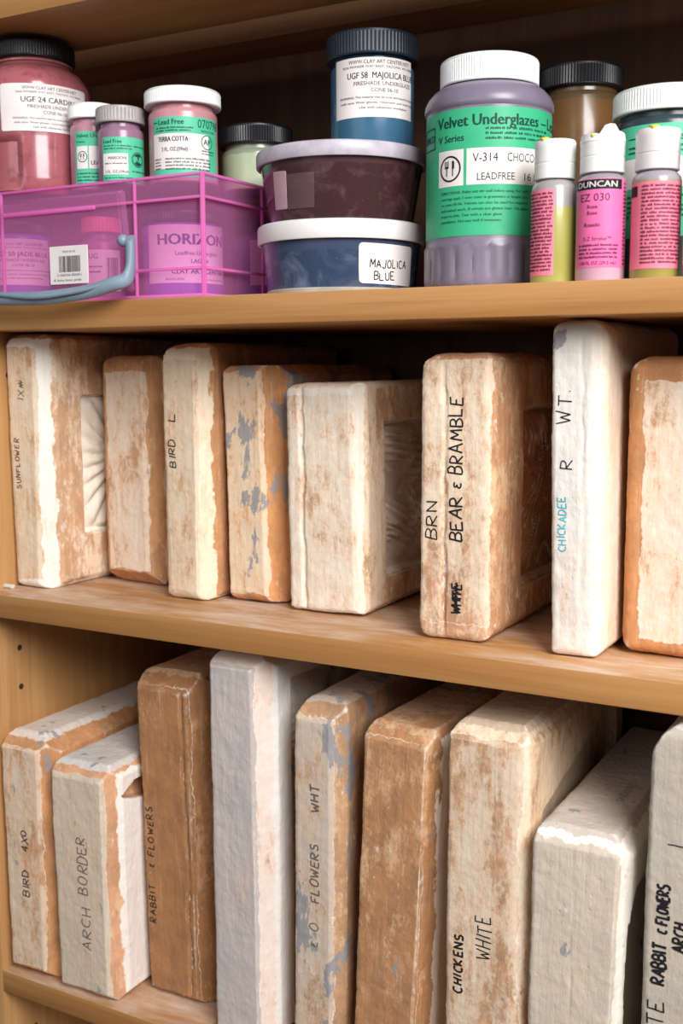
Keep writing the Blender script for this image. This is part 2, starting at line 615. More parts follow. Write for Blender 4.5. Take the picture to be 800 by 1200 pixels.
def plaster(W, D, H, seed, front, rim, side, top, stain, grey=0.0, streak=.5, chips=.4, ragged=2.2, yo=1.0, margin=None, dirt=.35):
    """each zone: (base colour, how much of it is stained 0..1); rim = the chamfers"""
    n = NT('stained_plaster')
    x, y, z = n.xyz()
    off = (seed * .137, seed * .211, seed * .083)
    o1 = n.scale((1, 1, .55), off)
    rag = n.math('MULTIPLY', n.math('SUBTRACT', n.noise(o1, 75, 5, .68), .5), ragged * 4 * MM)
    y2 = n.math('ADD', y, rag)
    mf = n.ramp(y2, (yo + 2.0) * MM, (yo + 1.2) * MM)
    if margin:        # the scraped face stops short of the block's outline
        for ax_, q, sg in ((x, margin[0], 1), (x, W - margin[1], -1), (z, margin[3], 1), (z, H - margin[2], -1)):
            v = n.math('ADD', ax_, n.math('MULTIPLY', rag, 1.2))
            mf = n.math('MULTIPLY', mf, n.ramp(v, (q - .4 * sg) * MM, (q + .4 * sg) * MM))
    ms = n.ramp(n.math('ADD', x, rag), (W - 3.0) * MM, (W - 2.2) * MM)
    mt = n.ramp(n.math('ADD', z, rag), (H - 4.4) * MM, (H - 3.6) * MM)
    base = n.mix(mf, n.mix(mt, n.mix(ms, rgb(*rim[0]), rgb(*side[0])), rgb(*top[0])), rgb(*front[0]))
    amt = n.mixf(mf, n.mixf(mt, n.mixf(ms, rim[1], side[1]), top[1]), front[1])
    # chalky variation
    lo = n.noise(n.scale((1, 1, .8), (off[1], off[0], 3)), 22, 4, .6)
    base = n.mix(n.ramp(lo, .4, .7, 0, .25), base, n.mix(.5, base, rgb(*CREAM)))
    # slip soaked into the plaster
    big = n.noise(n.scale((1, 1, .5), (off[2], 5, off[0])), 26, 7, .66, .4)
    fine = n.noise(n.scale((1, 1, .45), off), 190, 5, .7)
    mid = n.noise(n.scale((1, 1, .4), (off[1], 7, off[2])), 85, 5, .7, .3)
    st = n.noise(n.scale((330, 330, 14), off), 1, 4, .65)
    grit = n.noise(n.scale((1, 1, .7), (off[2], off[0], 4)), 480, 3, .7)
    brush = n.noise(n.scale((120, 120, 7), (off[0], off[2], 1)), 1, 5, .7)
    sv = n.math('ADD', n.math('MULTIPLY', big, .38), n.math('ADD', n.math('MULTIPLY', mid, .24), n.math('ADD', n.math('ADD', n.math('MULTIPLY', fine, .18), n.math('MULTIPLY', grit, .12)), n.math('MULTIPLY', brush, .08))))
    th = n.math('SUBTRACT', .645, n.math('MULTIPLY', amt, .30))
    mask = n.ramp(sv, n.math('SUBTRACT', th, .02), n.math('ADD', th, .06))
    tone = n.noise(n.scale((1, 1, .6), (2, off[1], 1)), 60, 5, .7)
    scol = n.mix(n.ramp(tone, .35, .68), rgb(*stain), rgb(*[c * .78 for c in stain]))
    soft = n.ramp(sv, n.math('SUBTRACT', th, .13), n.math('ADD', th, .06), 0, .6)
    col = n.mix(soft, base, rgb(*[min(255, a * .62 + 255 * .38 + k) for a, k in zip(stain, (6, 0, -10))]))
    col = n.mix(n.math('MULTIPLY', mask, .68), col, scol)
    # drag marks of the trowel, running up the block
    col = n.mix(n.ramp(st, .5, .72, 0, streak * .6), col, n.mix(.5, col, rgb(*stain)))
    col = n.mix(n.ramp(st, .46, .25, 0, streak * .55), col, rgb(246, 238, 226))
    # scraped white patches
    ch = n.noise(n.scale((1, 1, .6), (off[0] + 4, 1, off[2])), 110, 6, .72)
    col = n.mix(n.ramp(ch, .58 + .08 * (1 - chips), .62 + .08 * (1 - chips), 0, chips), col, rgb(247, 240, 230))
    # knife-cut borders and worn arrises show bare plaster
    geo = n.t.nodes.new('ShaderNodeNewGeometry')
    wear = n.math('MULTIPLY', n.ramp(geo.outputs['Pointiness'], .515, .56), n.ramp(n.math('ADD', n.math('MULTIPLY', ch, .5), n.math('MULTIPLY', big, .5)), .42, .56))
    col = n.mix(n.math('MULTIPLY', wear, .8), col, rgb(246, 240, 232))
    edge = n.math('MULTIPLY', n.math('MULTIPLY', mf, n.math('SUBTRACT', 1.0, mf)), 4.0)
    col = n.mix(n.math('MULTIPLY', edge, n.ramp(big, .4, .6, 0, .8)), col, rgb(246, 240, 232))
    # dark specks and smudges
    sp = n.noise(n.scale((1, 1, .7), (off[2] + 9, off[1], 2)), 260, 3, .6)
    col = n.mix(n.ramp(sp, .68, .76, 0, dirt), col, rgb(104, 66, 42))
    if grey:
        gm = n.noise(n.scale((1, 1, .5), (off[1] + 2, off[2] + 6, off[0])), 42, 6, .62, .3)
        gt = .70 - grey * .24
        col = n.mix(n.ramp(gm, gt, gt + .025, 0, .85), col, rgb(*SLIP))
    pit = n.voronoi(n.scale((1, 1, .8), off), 210)
    h = n.math('ADD', n.math('MULTIPLY', st, .42), n.math('ADD', n.math('MULTIPLY', ch, .8), n.math('MULTIPLY', n.math('MULTIPLY', n.ramp(pit, 0, .32, -1, 0), n.ramp(mid, .52, .66)), .3)))
    nb = n.bump(h, .5, .0019)
    nb = n.bump(fine, .45, .0010, nb)
    return n.fin(col, .88, nb, Specular_IOR_Level=.25)


def cut_planes(bm, W, D, H, cuts, rd):
    ax = {'F': (1, 0, -1), 'K': (1, D, 1), 'L': (0, 0, -1), 'R': (0, W, 1), 'T': (2, H, 1), 'B': (2, 0, -1)}
    for key, (a, b, sty) in cuts.items():
        A, B = ax[key[0]], ax[key[1]]     # a = reach along the first face's axis ... measured off the corner
        ths = (45,) if sty == 'c' else (12, 34, 56, 78)
        jt = rd.uniform(-.01, .01)
        for th in ths:
            no, co = Vector((0, 0, 0)), Vector((W / 2, D / 2, H / 2))
            if sty == 'c':
                # the plane leaves face A's axis value at 0 reach and B's at b
                no[A[0]], no[B[0]] = A[2] / a, B[2] / b
                co[A[0]], co[B[0]] = A[1] - A[2] * a, B[1]
            else:
                c, s = math.cos(math.radians(th)), math.sin(math.radians(th))
                no[A[0]], no[B[0]] = A[2] * c / a, B[2] * s / b
                co[A[0]] = A[1] - A[2] * a * (1 - c)
                co[B[0]] = B[1] - B[2] * b * (1 - s)
            no.normalize()
            third = 3 - A[0] - B[0]
            no[third] += jt
            r = bmesh.ops.bisect_plane(bm, geom=bm.verts[:] + bm.edges[:] + bm.faces[:], dist=1e-6, plane_co=co * MM, plane_no=no, clear_outer=True)
            es = [g for g in r['geom_cut'] if isinstance(g, bmesh.types.BMEdge)]
            if es:
                bmesh.ops.contextual_create(bm, geom=es)


def tex(kind, size, depth=3):
    t = bpy.data.textures.new('plaster_relief', 'CLOUDS')
    t.noise_scale = size * MM
    t.noise_depth = depth
    t.noise_basis = 'ORIGINAL_PERLIN'
    return t


T_LOW, T_MID, T_FINE = tex(0, 45, 1), tex(0, 12, 3), tex(0, 4, 2)
INK = plain((34, 32, 36), .7, .2, name='marker_ink')
INKGREY = plain((112, 98, 92), .85, .1, name='faded_ink')
INKTEAL = plain((96, 186, 200), .8, .1, name='teal_ink')
INKRUST = plain((110, 66, 60), .85, .1, name='rust_ink')


def relief_mesh(kind, dy, dz, depth, seed):
    """height field on the floor of the press-mould cavity, local u (depth way) and v (up)"""
    nu, nv = 60, max(60, int(dz / 1.6))
    rd = random.Random(seed)
    blobs = [(rd.uniform(.15, .85), rd.uniform(.1, .9), rd.uniform(.08, .2), rd.uniform(0, PI)) for _ in range(10)]
    bm = bmesh.new()
    g = []
    for i in range(nu + 1):
        row = []
        for j in range(nv + 1):
            u, v = i / nu, j / nv
            e = min(1, min(u, 1 - u) * 14, min(v, 1 - v) * 22)
            if kind == 'sunflower':
                du, dv_ = (u - .42) * dy, (v - .52) * dz
                r = math.hypot(du, dv_) / (min(dy, dz) * .58)
                a = math.atan2(dv_, du)
                h = (.9 if r < .4 else (.35 + .6 * abs(math.cos(11 * a))) * min(1, max(0, 1.12 - r) * 6))
                h += .12 * math.cos(40 * r) * (r < .35)
            else:
                h = 0
                for bu, bv, br, ba in blobs:
                    du, dv_ = (u - bu), (v - bv) * dz / dy
                    p, q = du * math.cos(ba) + dv_ * math.sin(ba), -du * math.sin(ba) + dv_ * math.cos(ba)
                    d = math.hypot(p / (br * 1.9), q / br)
                    if d < 1:
                        h = max(h, (1 - d * d) * (.7 + .3 * math.cos(22 * q / br * (1 - .4 * p))))
                h += .15 * math.sin(26 * (v + .2 * math.sin(7 * u))) * e
            row.append(bm.verts.new(Vector((h * e * depth * .8, u * dy, v * dz)) * MM))
        g.append(row)
    for i in range(nu):
        for j in range(nv):
            bm.faces.new((g[i][j], g[i + 1][j], g[i + 1][j + 1], g[i][j + 1]))
    return bm


def mold(name, label, group, X, Y, Z, W, D, H, rot, lean, cuts, mat, recess=None, notch=None, writing=(), seams=(), relief='leaf', seed=1, rough=1.0, relief_mat=None):
    rd = random.Random(seed)
    bm = bmesh.new()
    box_bm(bm, 0, W, 0, D, 0, H)
    base = {'KL': (4, 4, 'c'), 'KR': (4, 4, 'c'), 'KT': (4, 4, 'c'), 'RB': (5, 5, 'c'), 'LB': (5, 5, 'c'), 'FB': (4, 4, 'c'), 'LT': (5, 5, 'c'), 'RT': (5, 5, 'c')}
    base.update(cuts)
    cut_planes(bm, W, D, H, base, rd)
    bmesh.ops.recalc_face_normals(bm, faces=bm.faces)
    o = from_bm(name, bm, None)
    cutters = []

    def cutter(cb):
        c = from_bm('cutter', cb, None)
        cutters.append(c)
        m = o.modifiers.new('b', 'BOOLEAN')
        m.operation, m.object, m.solver = 'DIFFERENCE', c, 'EXACT'
    if recess:
        y0, y1, z0, z1, dp = recess
        cb = bmesh.new()
        r = bmesh.ops.create_cube(cb, size=1)
        for v in r['verts']:
            t = 3 if v.co.x < 0 else -2
            v.co = Vector((W - dp if v.co.x < 0 else W + 8, (y0 + t if v.co.y < 0 else y1 - t), (z0 + t if v.co.z < 0 else z1 - t))) * MM
        cutter(cb)
    if notch:
        cb = bmesh.new()
        P = notch      # prism through the right side: list of (y, z), depth
        lo = [cb.verts.new(Vector((W - P[1], a, b)) * MM) for a, b in P[0]]
        hi = [cb.verts.new(Vector((W + 6, a, b)) * MM) for a, b in P[0]]
        cb.faces.new(lo); cb.faces.new(hi[::-1])
        for i in range(len(lo)):
            j = (i + 1) % len(lo)
            cb.faces.new((lo[i], lo[j], hi[j], hi[i]))
        bmesh.ops.recalc_face_normals(cb, faces=cb.faces)
        cutter(cb)
    for sx, sw, sd in seams:       # shallow groove where two pours meet, running up the front face
        cb = bmesh.new()
        pts = [(sx - sw, -3), (sx + sw, -3), (sx + .3, sd), (sx - .3, sd)]
        n = 14
        rows = []
        for k in range(n + 1):
            zz = -5 + (H + 10) * k / n
            w = rd.uniform(-1.2, 1.2)
            rows.append([cb.verts.new(Vector((a + w, b, zz)) * MM) for a, b in pts])
        for A, B in zip(rows, rows[1:]):
            for i in range(4):
                cb.faces.new((A[i], A[(i + 1) % 4], B[(i + 1) % 4], B[i]))
        cb.faces.new(rows[0][::-1]); cb.faces.new(rows[-1])
        bmesh.ops.recalc_face_normals(cb, faces=cb.faces)
        cutter(cb)
    m = o.modifiers.new('r', 'REMESH')
    m.mode, m.voxel_size, m.use_smooth_shade = 'VOXEL', 1.5 * MM, True
    m = o.modifiers.new('s', 'SMOOTH')
    m.factor, m.iterations = .5, 1
    ctl = bpy.data.objects.new('ctl', None)
    COL.objects.link(ctl)
    ctl.location = (seed * .31, seed * .17, seed * .23)
    for t, s in ((T_LOW, 2.0), (T_MID, 1.2), (T_FINE, .8)):
        m = o.modifiers.new('d', 'DISPLACE')
        m.texture, m.strength, m.mid_level = t, s * rough * MM, .5
        m.texture_coords, m.texture_coords_object = 'OBJECT', ctl
    bpy.context.view_layer.update()
    me = bpy.data.meshes.new_from_object(o.evaluated_get(bpy.context.evaluated_depsgraph_get()))
    old = o.data
    o.modifiers.clear()
    o.data = me
    bpy.data.meshes.remove(old)
    for c in cutters:
        cm = c.data
        bpy.data.objects.remove(c)
        bpy.data.meshes.remove(cm)
    bpy.data.objects.remove(ctl)
    me.name = name
    me.polygons.foreach_set('use_smooth', [True] * len(me.polygons))
    me.materials.clear()
    me.materials.append(mat)
    tag(o, label, 'plaster mold', group)
    # stand it on the shelf: the lowest corner carries a leaning block
    zmin = min(v.co.z for v in me.vertices)
    M = Matrix.Translation(Vector((X, Y, Z)) * MM) @ Matrix.Rotation(math.radians(rot), 4, 'Z')
    if lean:
        piv = Vector((W - 4 if lean > 0 else 4, 0, 0)) * MM
        M = M @ Matrix.Translation(piv) @ Matrix.Rotation(math.radians(lean), 4, 'Y') @ Matrix.Translation(-piv)
    M = M @ Matrix.Translation((0, 0, -zmin + .0001))
    o.matrix_world = M
    if recess:
        y0, y1, z0, z1, dp = recess
        rb = relief_mesh(relief, y1 - y0 - 5, z1 - z0 - 5, dp, seed)
        r = from_bm('relief_panel', rb, relief_mat or mat, o, 70)
        r.location = Vector((W - dp + .7, y0 + 2.5, z0 + 2.5)) * MM
    bv = BVHTree.FromPolygons([v.co for v in me.vertices], [tuple(p.vertices) for p in me.polygons])
    for wr in writing:
        txt, x, z, w, h, gap, pen, ink = wr[:8]
        facet = wr[8] if len(wr) > 8 else 'front'
        st, _ = hand_strokes(txt, w, h, gap, seed * 7 + int(z))
        wb = bmesh.new()
        for s in st:
            pts = []
            for u, v in densify(s):
                if facet == 'front':
                    hit = bv.ray_cast(Vector((x - v, -30, z + u)) * MM, Vector((0, 1, 0)))
                    nn = Vector((0, -1, 0))
                else:
                    hit = bv.ray_cast(Vector((x - v, z + u, H + 30)) * MM, Vector((0, 0, -1)))
                    nn = Vector((0, 0, 1))
                if hit[0] is not None:
                    pts.append(hit[0] + nn * .00028)
            if len(pts) > 1:
                ribbon(wb, pts, nn, pen * MM)
        if wb.verts:
            from_bm('handwriting', wb, ink, o, None)
        else:
            wb.free()
    return o


G1, G2 = 'plaster moulds on the middle shelf', 'plaster moulds on the bottom shelf'
# ---- middle shelf, left to right
mold('plaster_mold', 'cream block against the left panel with SUNFLOWER and a sunflower relief', G1, -6, 31, ZB, 42, 215, 212, -1.5, 0,
     {'FR': (15, 12, 'c'), 'FL': (4, 4, 'r'), 'LT': (15, 15, 'r'), 'FT': (12, 10, 'r'), 'RT': (9, 9, 'r'), 'LB': (9, 8, 'r'), 'FB': (8, 7, 'r')},
     plaster(42, 215, 212, 1, ((228, 214, 190), 0.38), ((250, 244, 234), 0.06), ((246, 234, 214), 0.55), (RUST, 0.7), (204, 146, 98), streak=.35, chips=.45, margin=(0, 0, 11, 7)),
     recess=(42, 170, 42, 162, 9), relief='sunflower', seed=1,
     writing=[('SUNFLOWER', 12, 84, 4.2, 5, 1.7, .8, INKRUST), ('1X~', 20, 158, 7, 7, 2, .7, INKGREY)], relief_mat=plaster(42, 215, 212, 31, ((240, 230, 214), .1), ((240, 230, 214), .1), ((240, 230, 214), .1), (CREAM, .1), PEACH, streak=.1))
mold('plaster_mold', 'small peach-edged block without writing between SUNFLOWER and BIRD L', G1, 46, 84, ZB, 66, 186, 194, -6, 0,
     {'FL': (11, 12, 'r'), 'FR': (16, 14, 'c'), 'LT': (20, 20, 'r'), 'RT': (10, 10, 'r'), 'FT': (10, 10, 'r'), 'LB': (16, 16, 'r'), 'FB': (14, 12, 'c')},
     plaster(66, 186, 194, 2, ((236, 222, 204), 0.42), ((222, 170, 118), 0.75), ((232, 210, 182), 0.4), (RUST, 0.7), (206, 146, 96), streak=.3, chips=.5, margin=(9, 0, 13, 13)), seed=2)
mold('plaster_mold', 'cream block lettered BIRD L with a rusty right flank', G1, 138, 53, ZB, 42, 205, 203, -1.5, 0,
     {'FR': (18, 10, 'c'), 'FL': (4, 4, 'r'), 'LT': (15, 16, 'r'), 'RT': (9, 9, 'r'), 'FT': (12, 10, 'r'), 'LB': (9, 8, 'r'), 'FB': (9, 8, 'r')},
     plaster(42, 205, 203, 3, ((230, 214, 188), 0.36), ((246, 232, 206), 0.28), ((222, 176, 130), 0.75), (RUST, 0.6), (196, 130, 80), streak=.35, chips=.4, margin=(0, 0, 13, 5)),
     seed=3, writing=[('BIRD', 13, 106, 6.5, 6.5, 2.2, .9, INK), ('L', 13, 142, 9, 7, 2, .9, INK)])
mold('plaster_mold', 'orange-edged block splashed with grey slip behind the lowest cream block', G1, 188.5, 68, ZB, 53, 195, 185, -.6, -1.4,
     {'FR': (21, 18, 'c'), 'FT': (5, 6, 'c'), 'LT': (7, 6, 'c'), 'FL': (3, 3, 'c'), 'RT': (9, 9, 'c'), 'LB': (8, 8, 'r'), 'FB': (9, 9, 'r')},
     plaster(54, 195, 185, 4, ((232, 212, 186), 0.36), ((218, 150, 92), 0.85), ((222, 186, 150), 0.5), ((206, 140, 88), 0.8), (214, 146, 88), grey=.62, streak=.5, chips=.25, margin=(2, 0, 5, 7)), seed=4)
mold('plaster_mold', 'lowest and widest cream block of the middle shelf with a relief cavity in its side', G1, 249.5, 60, ZB, 66, 200, 172, -.5, -1.1,
     {'FR': (9, 9, 'c'), 'FL': (6, 5, 'r'), 'LT': (10, 10, 'r'), 'RT': (5, 5, 'r'), 'FT': (9, 7, 'r'), 'LB': (9, 8, 'r'), 'FB': (7, 6, 'r')},
     plaster(66, 200, 172, 5, ((240, 230, 214), 0.36), ((246, 238, 224), 0.2), ((244, 228, 204), 0.48), ((240, 226, 206), 0.3), (206, 146, 96), streak=.75, chips=.55, margin=(2, 0, 9, 5)),
     recess=(36, 170, 24, 142, 10), seams=[(15, 3.5, 4.0)], seed=5, relief_mat=plaster(66, 200, 172, 35, ((220, 206, 190), .2), ((220, 206, 190), .2), ((220, 206, 190), .2), (CREAM, .1), (196, 160, 130), streak=.1))
mold('plaster_mold', 'rusty cream block lettered BEAR and BRAMBLE in marker beside the tall pale block', G1, 373, 29, ZB, 53, 205, 193, .5, 0,
     {'FR': (9, 9, 'r'), 'FL': (4, 4, 'r'), 'LT': (15, 13, 'r'), 'RT': (12, 12, 'r'), 'FT': (10, 9, 'r'), 'LB': (8, 8, 'r'), 'FB': (7, 6, 'r'), 'RB': (13, 11, 'r')},
     plaster(53, 205, 193, 6, ((240, 224, 200), 0.46), ((240, 222, 198), .45), ((226, 192, 152), 0.62), (RUST, 0.5), (194, 130, 84), streak=.55, chips=.55, margin=(2, 0, 9, 12)),
     recess=(58, 180, 28, 156, 10), seams=[(18, 3.2, 3.6)], seed=6,
     writing=[('BRN', 13, 68, 9.5, 8.5, 3, .9, INK), ('BEAR', 31, 68, 8.0, 9, 2.2, 1.2, INK), ('&', 31, 104, 7, 7, 2, 1.1, INK), ('BRAMBLE', 31, 113, 7.2, 9, 2.2, 1.1, INK), ('WHITE', 31, 19, 5, 7, 1, 1.2, INK), ('~~~', 30, 19, 8, 5, 0, 1.0, INK)],
     relief_mat=plaster(53, 205, 193, 36, (RUST, .4), (RUST, .4), (RUST, .4), (RUST, .4), BROWN, streak=.1))
mold('plaster_mold', 'tallest palest block of the middle shelf, lettered R WT over faint teal', G1, 468, 25, ZB, 34, 205, 212, 0, -1.0,
     {'FR': (12, 14, 'r'), 'FL': (3, 3, 'r'), 'LT': (6, 6, 'r'), 'RT': (12, 12, 'r'), 'FT': (9, 8, 'r'), 'LB': (5, 5, 'r'), 'FB': (6, 5, 'r')},
     plaster(34, 205, 212, 7, ((236, 230, 222), 0.2), ((248, 238, 222), 0.2), ((240, 226, 206), 0.25), (CREAM, 0.3), (206, 150, 108), grey=.12, streak=.3, chips=.5),
     seams=[(20, 2.6, 2.4)], seed=7,
     writing=[('WT.', 13, 149, 8, 9, 2.5, .8, INK), ('R', 14, 120, 8, 8, 2, .8, INK), ('CHICKADEE', 10, 68, 4.2, 5, 1.2, .8, INKTEAL)])
mold('plaster_mold', 'chalky faced block with a broad orange rim right of the tall pale one', G1, 505.5, 51, ZB, 74, 200, 190, 0, 0,
     {'FL': (9, 8, 'r'), 'FR': (10, 8, 'r'), 'LT': (18, 18, 'r'), 'RT': (18, 18, 'r'), 'FT': (13, 10, 'r'), 'LB': (11, 11, 'r'), 'FB': (10, 8, 'r')},
     plaster(74, 200, 190, 8, ((238, 226, 208), 0.36), ((214, 144, 88), 0.9), ((214, 150, 98), 0.8), ((208, 142, 90), 0.9), (210, 140, 84), streak=.35, chips=.45, margin=(12, 3, 15, 11)), seed=8)
# ---- bottom shelf, left to right
mold('plaster_mold', 'bottom-shelf corner block with BIRD 4X0 under grey slip smears', G2, -4, 4, ZC, 54, 225, 213, 1, 0,
     {'FR': (15, 14, 'c'), 'FT': (14, 12, 'c'), 'RT': (15, 12, 'c'), 'LT': (6, 6, 'c'), 'FL': (3, 3, 'c'), 'LB': (8, 8, 'r'), 'FB': (9, 7, 'c')},
     plaster(54, 225, 213, 9, ((220, 202, 182), 0.42), ((216, 152, 94), 0.8), ((206, 142, 88), 0.85), ((222, 212, 202), 0.16), (210, 144, 90), grey=.3, streak=.4, chips=.35, margin=(0, 0, 3, 9)),
     seed=9, writing=[('BIRD', 27, 72, 7, 7, 2.4, 1.0, INK), ('4X0', 27, 112, 7, 7, 2, 1.0, INK)])
mold('plaster_mold', 'short white block lettered ARCH BORDER with peach corners and a pour notch', G2, 54.5, 2, ZC, 63, 225, 199, 1, -.6,
     {'FR': (16, 10, 'c'), 'FT': (11, 12, 'c'), 'RT': (8, 9, 'c'), 'LT': (5, 5, 'c'), 'FL': (3, 3, 'c'), 'LB': (11, 11, 'r'), 'FB': (7, 6, 'c')},
     plaster(63, 225, 199, 10, ((210, 192, 170), 0.12), ((230, 180, 144), 0.72), ((246, 240, 232), 0.03), ((212, 206, 200), 0.06), (222, 160, 116), grey=.22, streak=.4, chips=.4),
     notch=([(14, 172), (30, 180), (60, 184), (60, 160), (30, 166)], 14), seed=10,
     writing=[('ARCH', 38, 42, 9, 9, 3, 1.0, INKGREY), ('BORDER', 36, 90, 8, 10, 2.6, 1.0, INKGREY)])
mold('plaster_mold', 'deep brown block lettered RABBIT and FLOWERS along its left edge', G2, 122.5, 36, ZC, 68, 215, 276, -1, -1.0,
     {'FR': (25, 17, 'c'), 'FT': (12, 16, 'c'), 'RT': (13, 15, 'c'), 'LT': (9, 9, 'r'), 'FL': (3, 3, 'c'), 'LB': (13, 13, 'r'), 'FB': (6, 5, 'c')},
     plaster(68, 215, 276, 11, ((190, 134, 86), 0.74), ((208, 146, 92), 0.62), ((196, 140, 92), 0.6), ((196, 150, 110), 0.4), (166, 108, 62), streak=.3, chips=.22, margin=(0, 0, 4, 3)),
     seams=[(46, 3.2, 3.2)], seed=11, writing=[('RABBIT', 12, 62, 5.5, 6, 2.2, .9, INK), ('&', 12, 110, 5, 5, 2, .9, INK), ('FLOWERS', 12, 119, 5.5, 6, 2.2, .9, INK)])
mold('plaster_mold', 'tall unlettered lilac-white block on the bottom shelf with a recessed right side', G2, 208, 13, ZC, 51, 225, 305, -1, -.3,
     {'FR': (17, 12, 'c'), 'FT': (13, 9, 'c'), 'LT': (3, 3, 'c'), 'FL': (2, 2, 'c'), 'RT': (10, 9, 'c'), 'LB': (5, 5, 'c')},
     plaster(51, 225, 305, 12, ((196, 185, 180), 0.08), ((240, 224, 214), 0.34), ((234, 230, 224), 0.04), ((224, 210, 200), 0.2), (210, 162, 136), streak=.2, chips=.3, dirt=.2),
     recess=(36, 200, 20, 284, 9), seed=12, rough=.9, relief_mat=plaster(51, 225, 305, 42, ((214, 208, 200), .1), ((214, 208, 200), .1), ((214, 208, 200), .1), (CREAM, .1), PEACH, grey=.4, streak=.1))
mold('plaster_mold', 'greyish tan block with faded writing between the lilac-white and the streaked orange block', G2, 275, 19, ZC, 41, 215, 280, -1, .6,
     {'FR': (9, 10, 'c'), 'FT': (14, 16, 'c'), 'RT': (10, 10, 'r'), 'LT': (13, 18, 'r'), 'FL': (4, 4, 'r'), 'LB': (5, 5, 'c')},
     plaster(41, 215, 280, 13, ((200, 186, 172), 0.36), ((222, 182, 138), 0.65), ((206, 158, 110), 0.7), ((206, 190, 176), 0.3), (190, 140, 100), grey=.66, streak=.3, chips=.5, margin=(2, 0, 6, 0)),
     seed=13, writing=[('WHT', 22, 196, 6.5, 7, 2.2, 1.3, INKGREY), ('FLOWERS', 22, 126, 6.2, 7, 2, 1.1, INKGREY), ('& O', 22, 92, 7, 7, 3, .8, INKGREY)])
mold('plaster_mold', 'orange-brown streaked block leaning right with a white flank, left of CHICKENS', G2, 326, 17, ZC, 56, 215, 270, -2, 2.4,
     {'FR': (23, 8, 'c'), 'FT': (11, 11, 'c'), 'RT': (7, 9, 'c'), 'LT': (9, 12, 'r'), 'FL': (3, 3, 'r'), 'LB': (5, 5, 'c')},
     plaster(56, 215, 270, 14, ((216, 174, 132), 0.66), ((222, 172, 124), 0.68), ((244, 230, 212), 0.1), ((206, 168, 130), 0.5), (180, 118, 70), grey=.12, streak=.3, chips=.4, dirt=.5, margin=(0, 0, 6, 0)), seed=14)
mold('plaster_mold', 'cream and rust block lettered CHICKENS WHITE on the bottom shelf', G2, 402.5, 9, ZC, 57, 220, 285, -.8, .5,
     {'FR': (12, 14, 'r'), 'FT': (13, 12, 'c'), 'RT': (9, 12, 'c'), 'LT': (12, 15, 'r'), 'FL': (3, 3, 'r'), 'LB': (5, 5, 'c')},
     plaster(57, 220, 285, 15, ((226, 208, 186), 0.46), ((240, 224, 198), 0.35), ((232, 208, 178), 0.45), ((206, 184, 160), 0.2), (192, 134, 88), grey=.06, streak=.7, chips=.4), seed=15,
     notch=([(28, 222), (200, 262), (200, 20), (28, 20)], 8),
     writing=[('CHICKENS', 13, 94, 5.4, 6, 2.1, 1.4, INK), ('WHITE', 33, 123, 6.6, 10, 2.4, .9, INK)])
mold('plaster_mold', 'low off-white block with a broad bare top at the lower right', G2, 462.5, 3, ZC, 62, 225, 228, -.8, 1.0,
     {'FR': (14, 8, 'c'), 'FT': (9, 11, 'c'), 'RT': (12, 12, 'c'), 'LT': (8, 10, 'r'), 'FL': (3, 3, 'r'), 'LB': (5, 5, 'c')},
     plaster(62, 225, 228, 16, ((208, 194, 176), 0.22), ((246, 238, 226), 0.12), ((244, 238, 228), 0.05), ((206, 194, 182), 0.05), (196, 166, 136), grey=.24, streak=.45, chips=.45, margin=(0, 0, 5, 0)),
     notch=([(12, 176), (24, 190), (210, 190), (210, 10), (12, 10)], 10), seams=[(28, 2.0, 1.8)], seed=16, writing=[('CHICKENS', 40, 62, 4.5, 5, 1.5, .5, INKGREY, 'top')])
mold('plaster_mold', 'round-cornered grey block at the far right with WHITE RABBIT and FLOWERS ARCH', G2, 537, 0, ZC, 70, 225, 308, -.8, .5,
     {'LT': (24, 30, 'r'), 'RT': (24, 30, 'r'), 'FT': (14, 10, 'r'), 'FL': (4, 4, 'r'), 'FR': (8, 8, 'r'), 'LB': (5, 5, 'c')},
     plaster(70, 225, 308, 17, ((192, 182, 168), .16), ((204, 194, 180), .12), ((210, 200, 184), .2), ((210, 200, 190), .1), (186, 146, 112), grey=.28, streak=.3, chips=.3), seed=17,
     writing=[('WHITE', 14, 92, 8.5, 10, 3, 1.0, INK), ('RABBIT', 14, 143, 5.0, 8, 1.4, 1.7, INK), ('&', 14, 176, 4.2, 6, 2, 1.5, INK), ('FLOWERS', 15, 182, 3.9, 7, .8, 1.6, INK), ('ARCH', 25, 167, 4.8, 7, 1.2, 1.6, INK), ('1', 22, 232, 8, 10, 2, .8, INK)])

# ------------------------------------------------------------ paint jars: materials
MINT, MINTINK = (86, 196, 156), (22, 66, 58)
M_MINT = plain(MINT, .5, .4, .05, name='mint_label')
M_PAPER = plain((236, 228, 224), .6, .3, .03, name='paper_label')
M_WCAP = plain((236, 236, 234), .45, .5, .03, name='white_cap')
M_BCAP = plain((26, 27, 32), .4, .5, .2, name='black_cap')
M_INKP = plain((30, 28, 32), .6, .3, name='print_black')
M_INKM = plain(MINTINK, .6, .3, name='print_green')
M_PINKL = plain((238, 112, 168), .5, .4, .04, name='pink_label')
M_INKK = plain((92, 30, 62), .6, .3, name='print_plum')


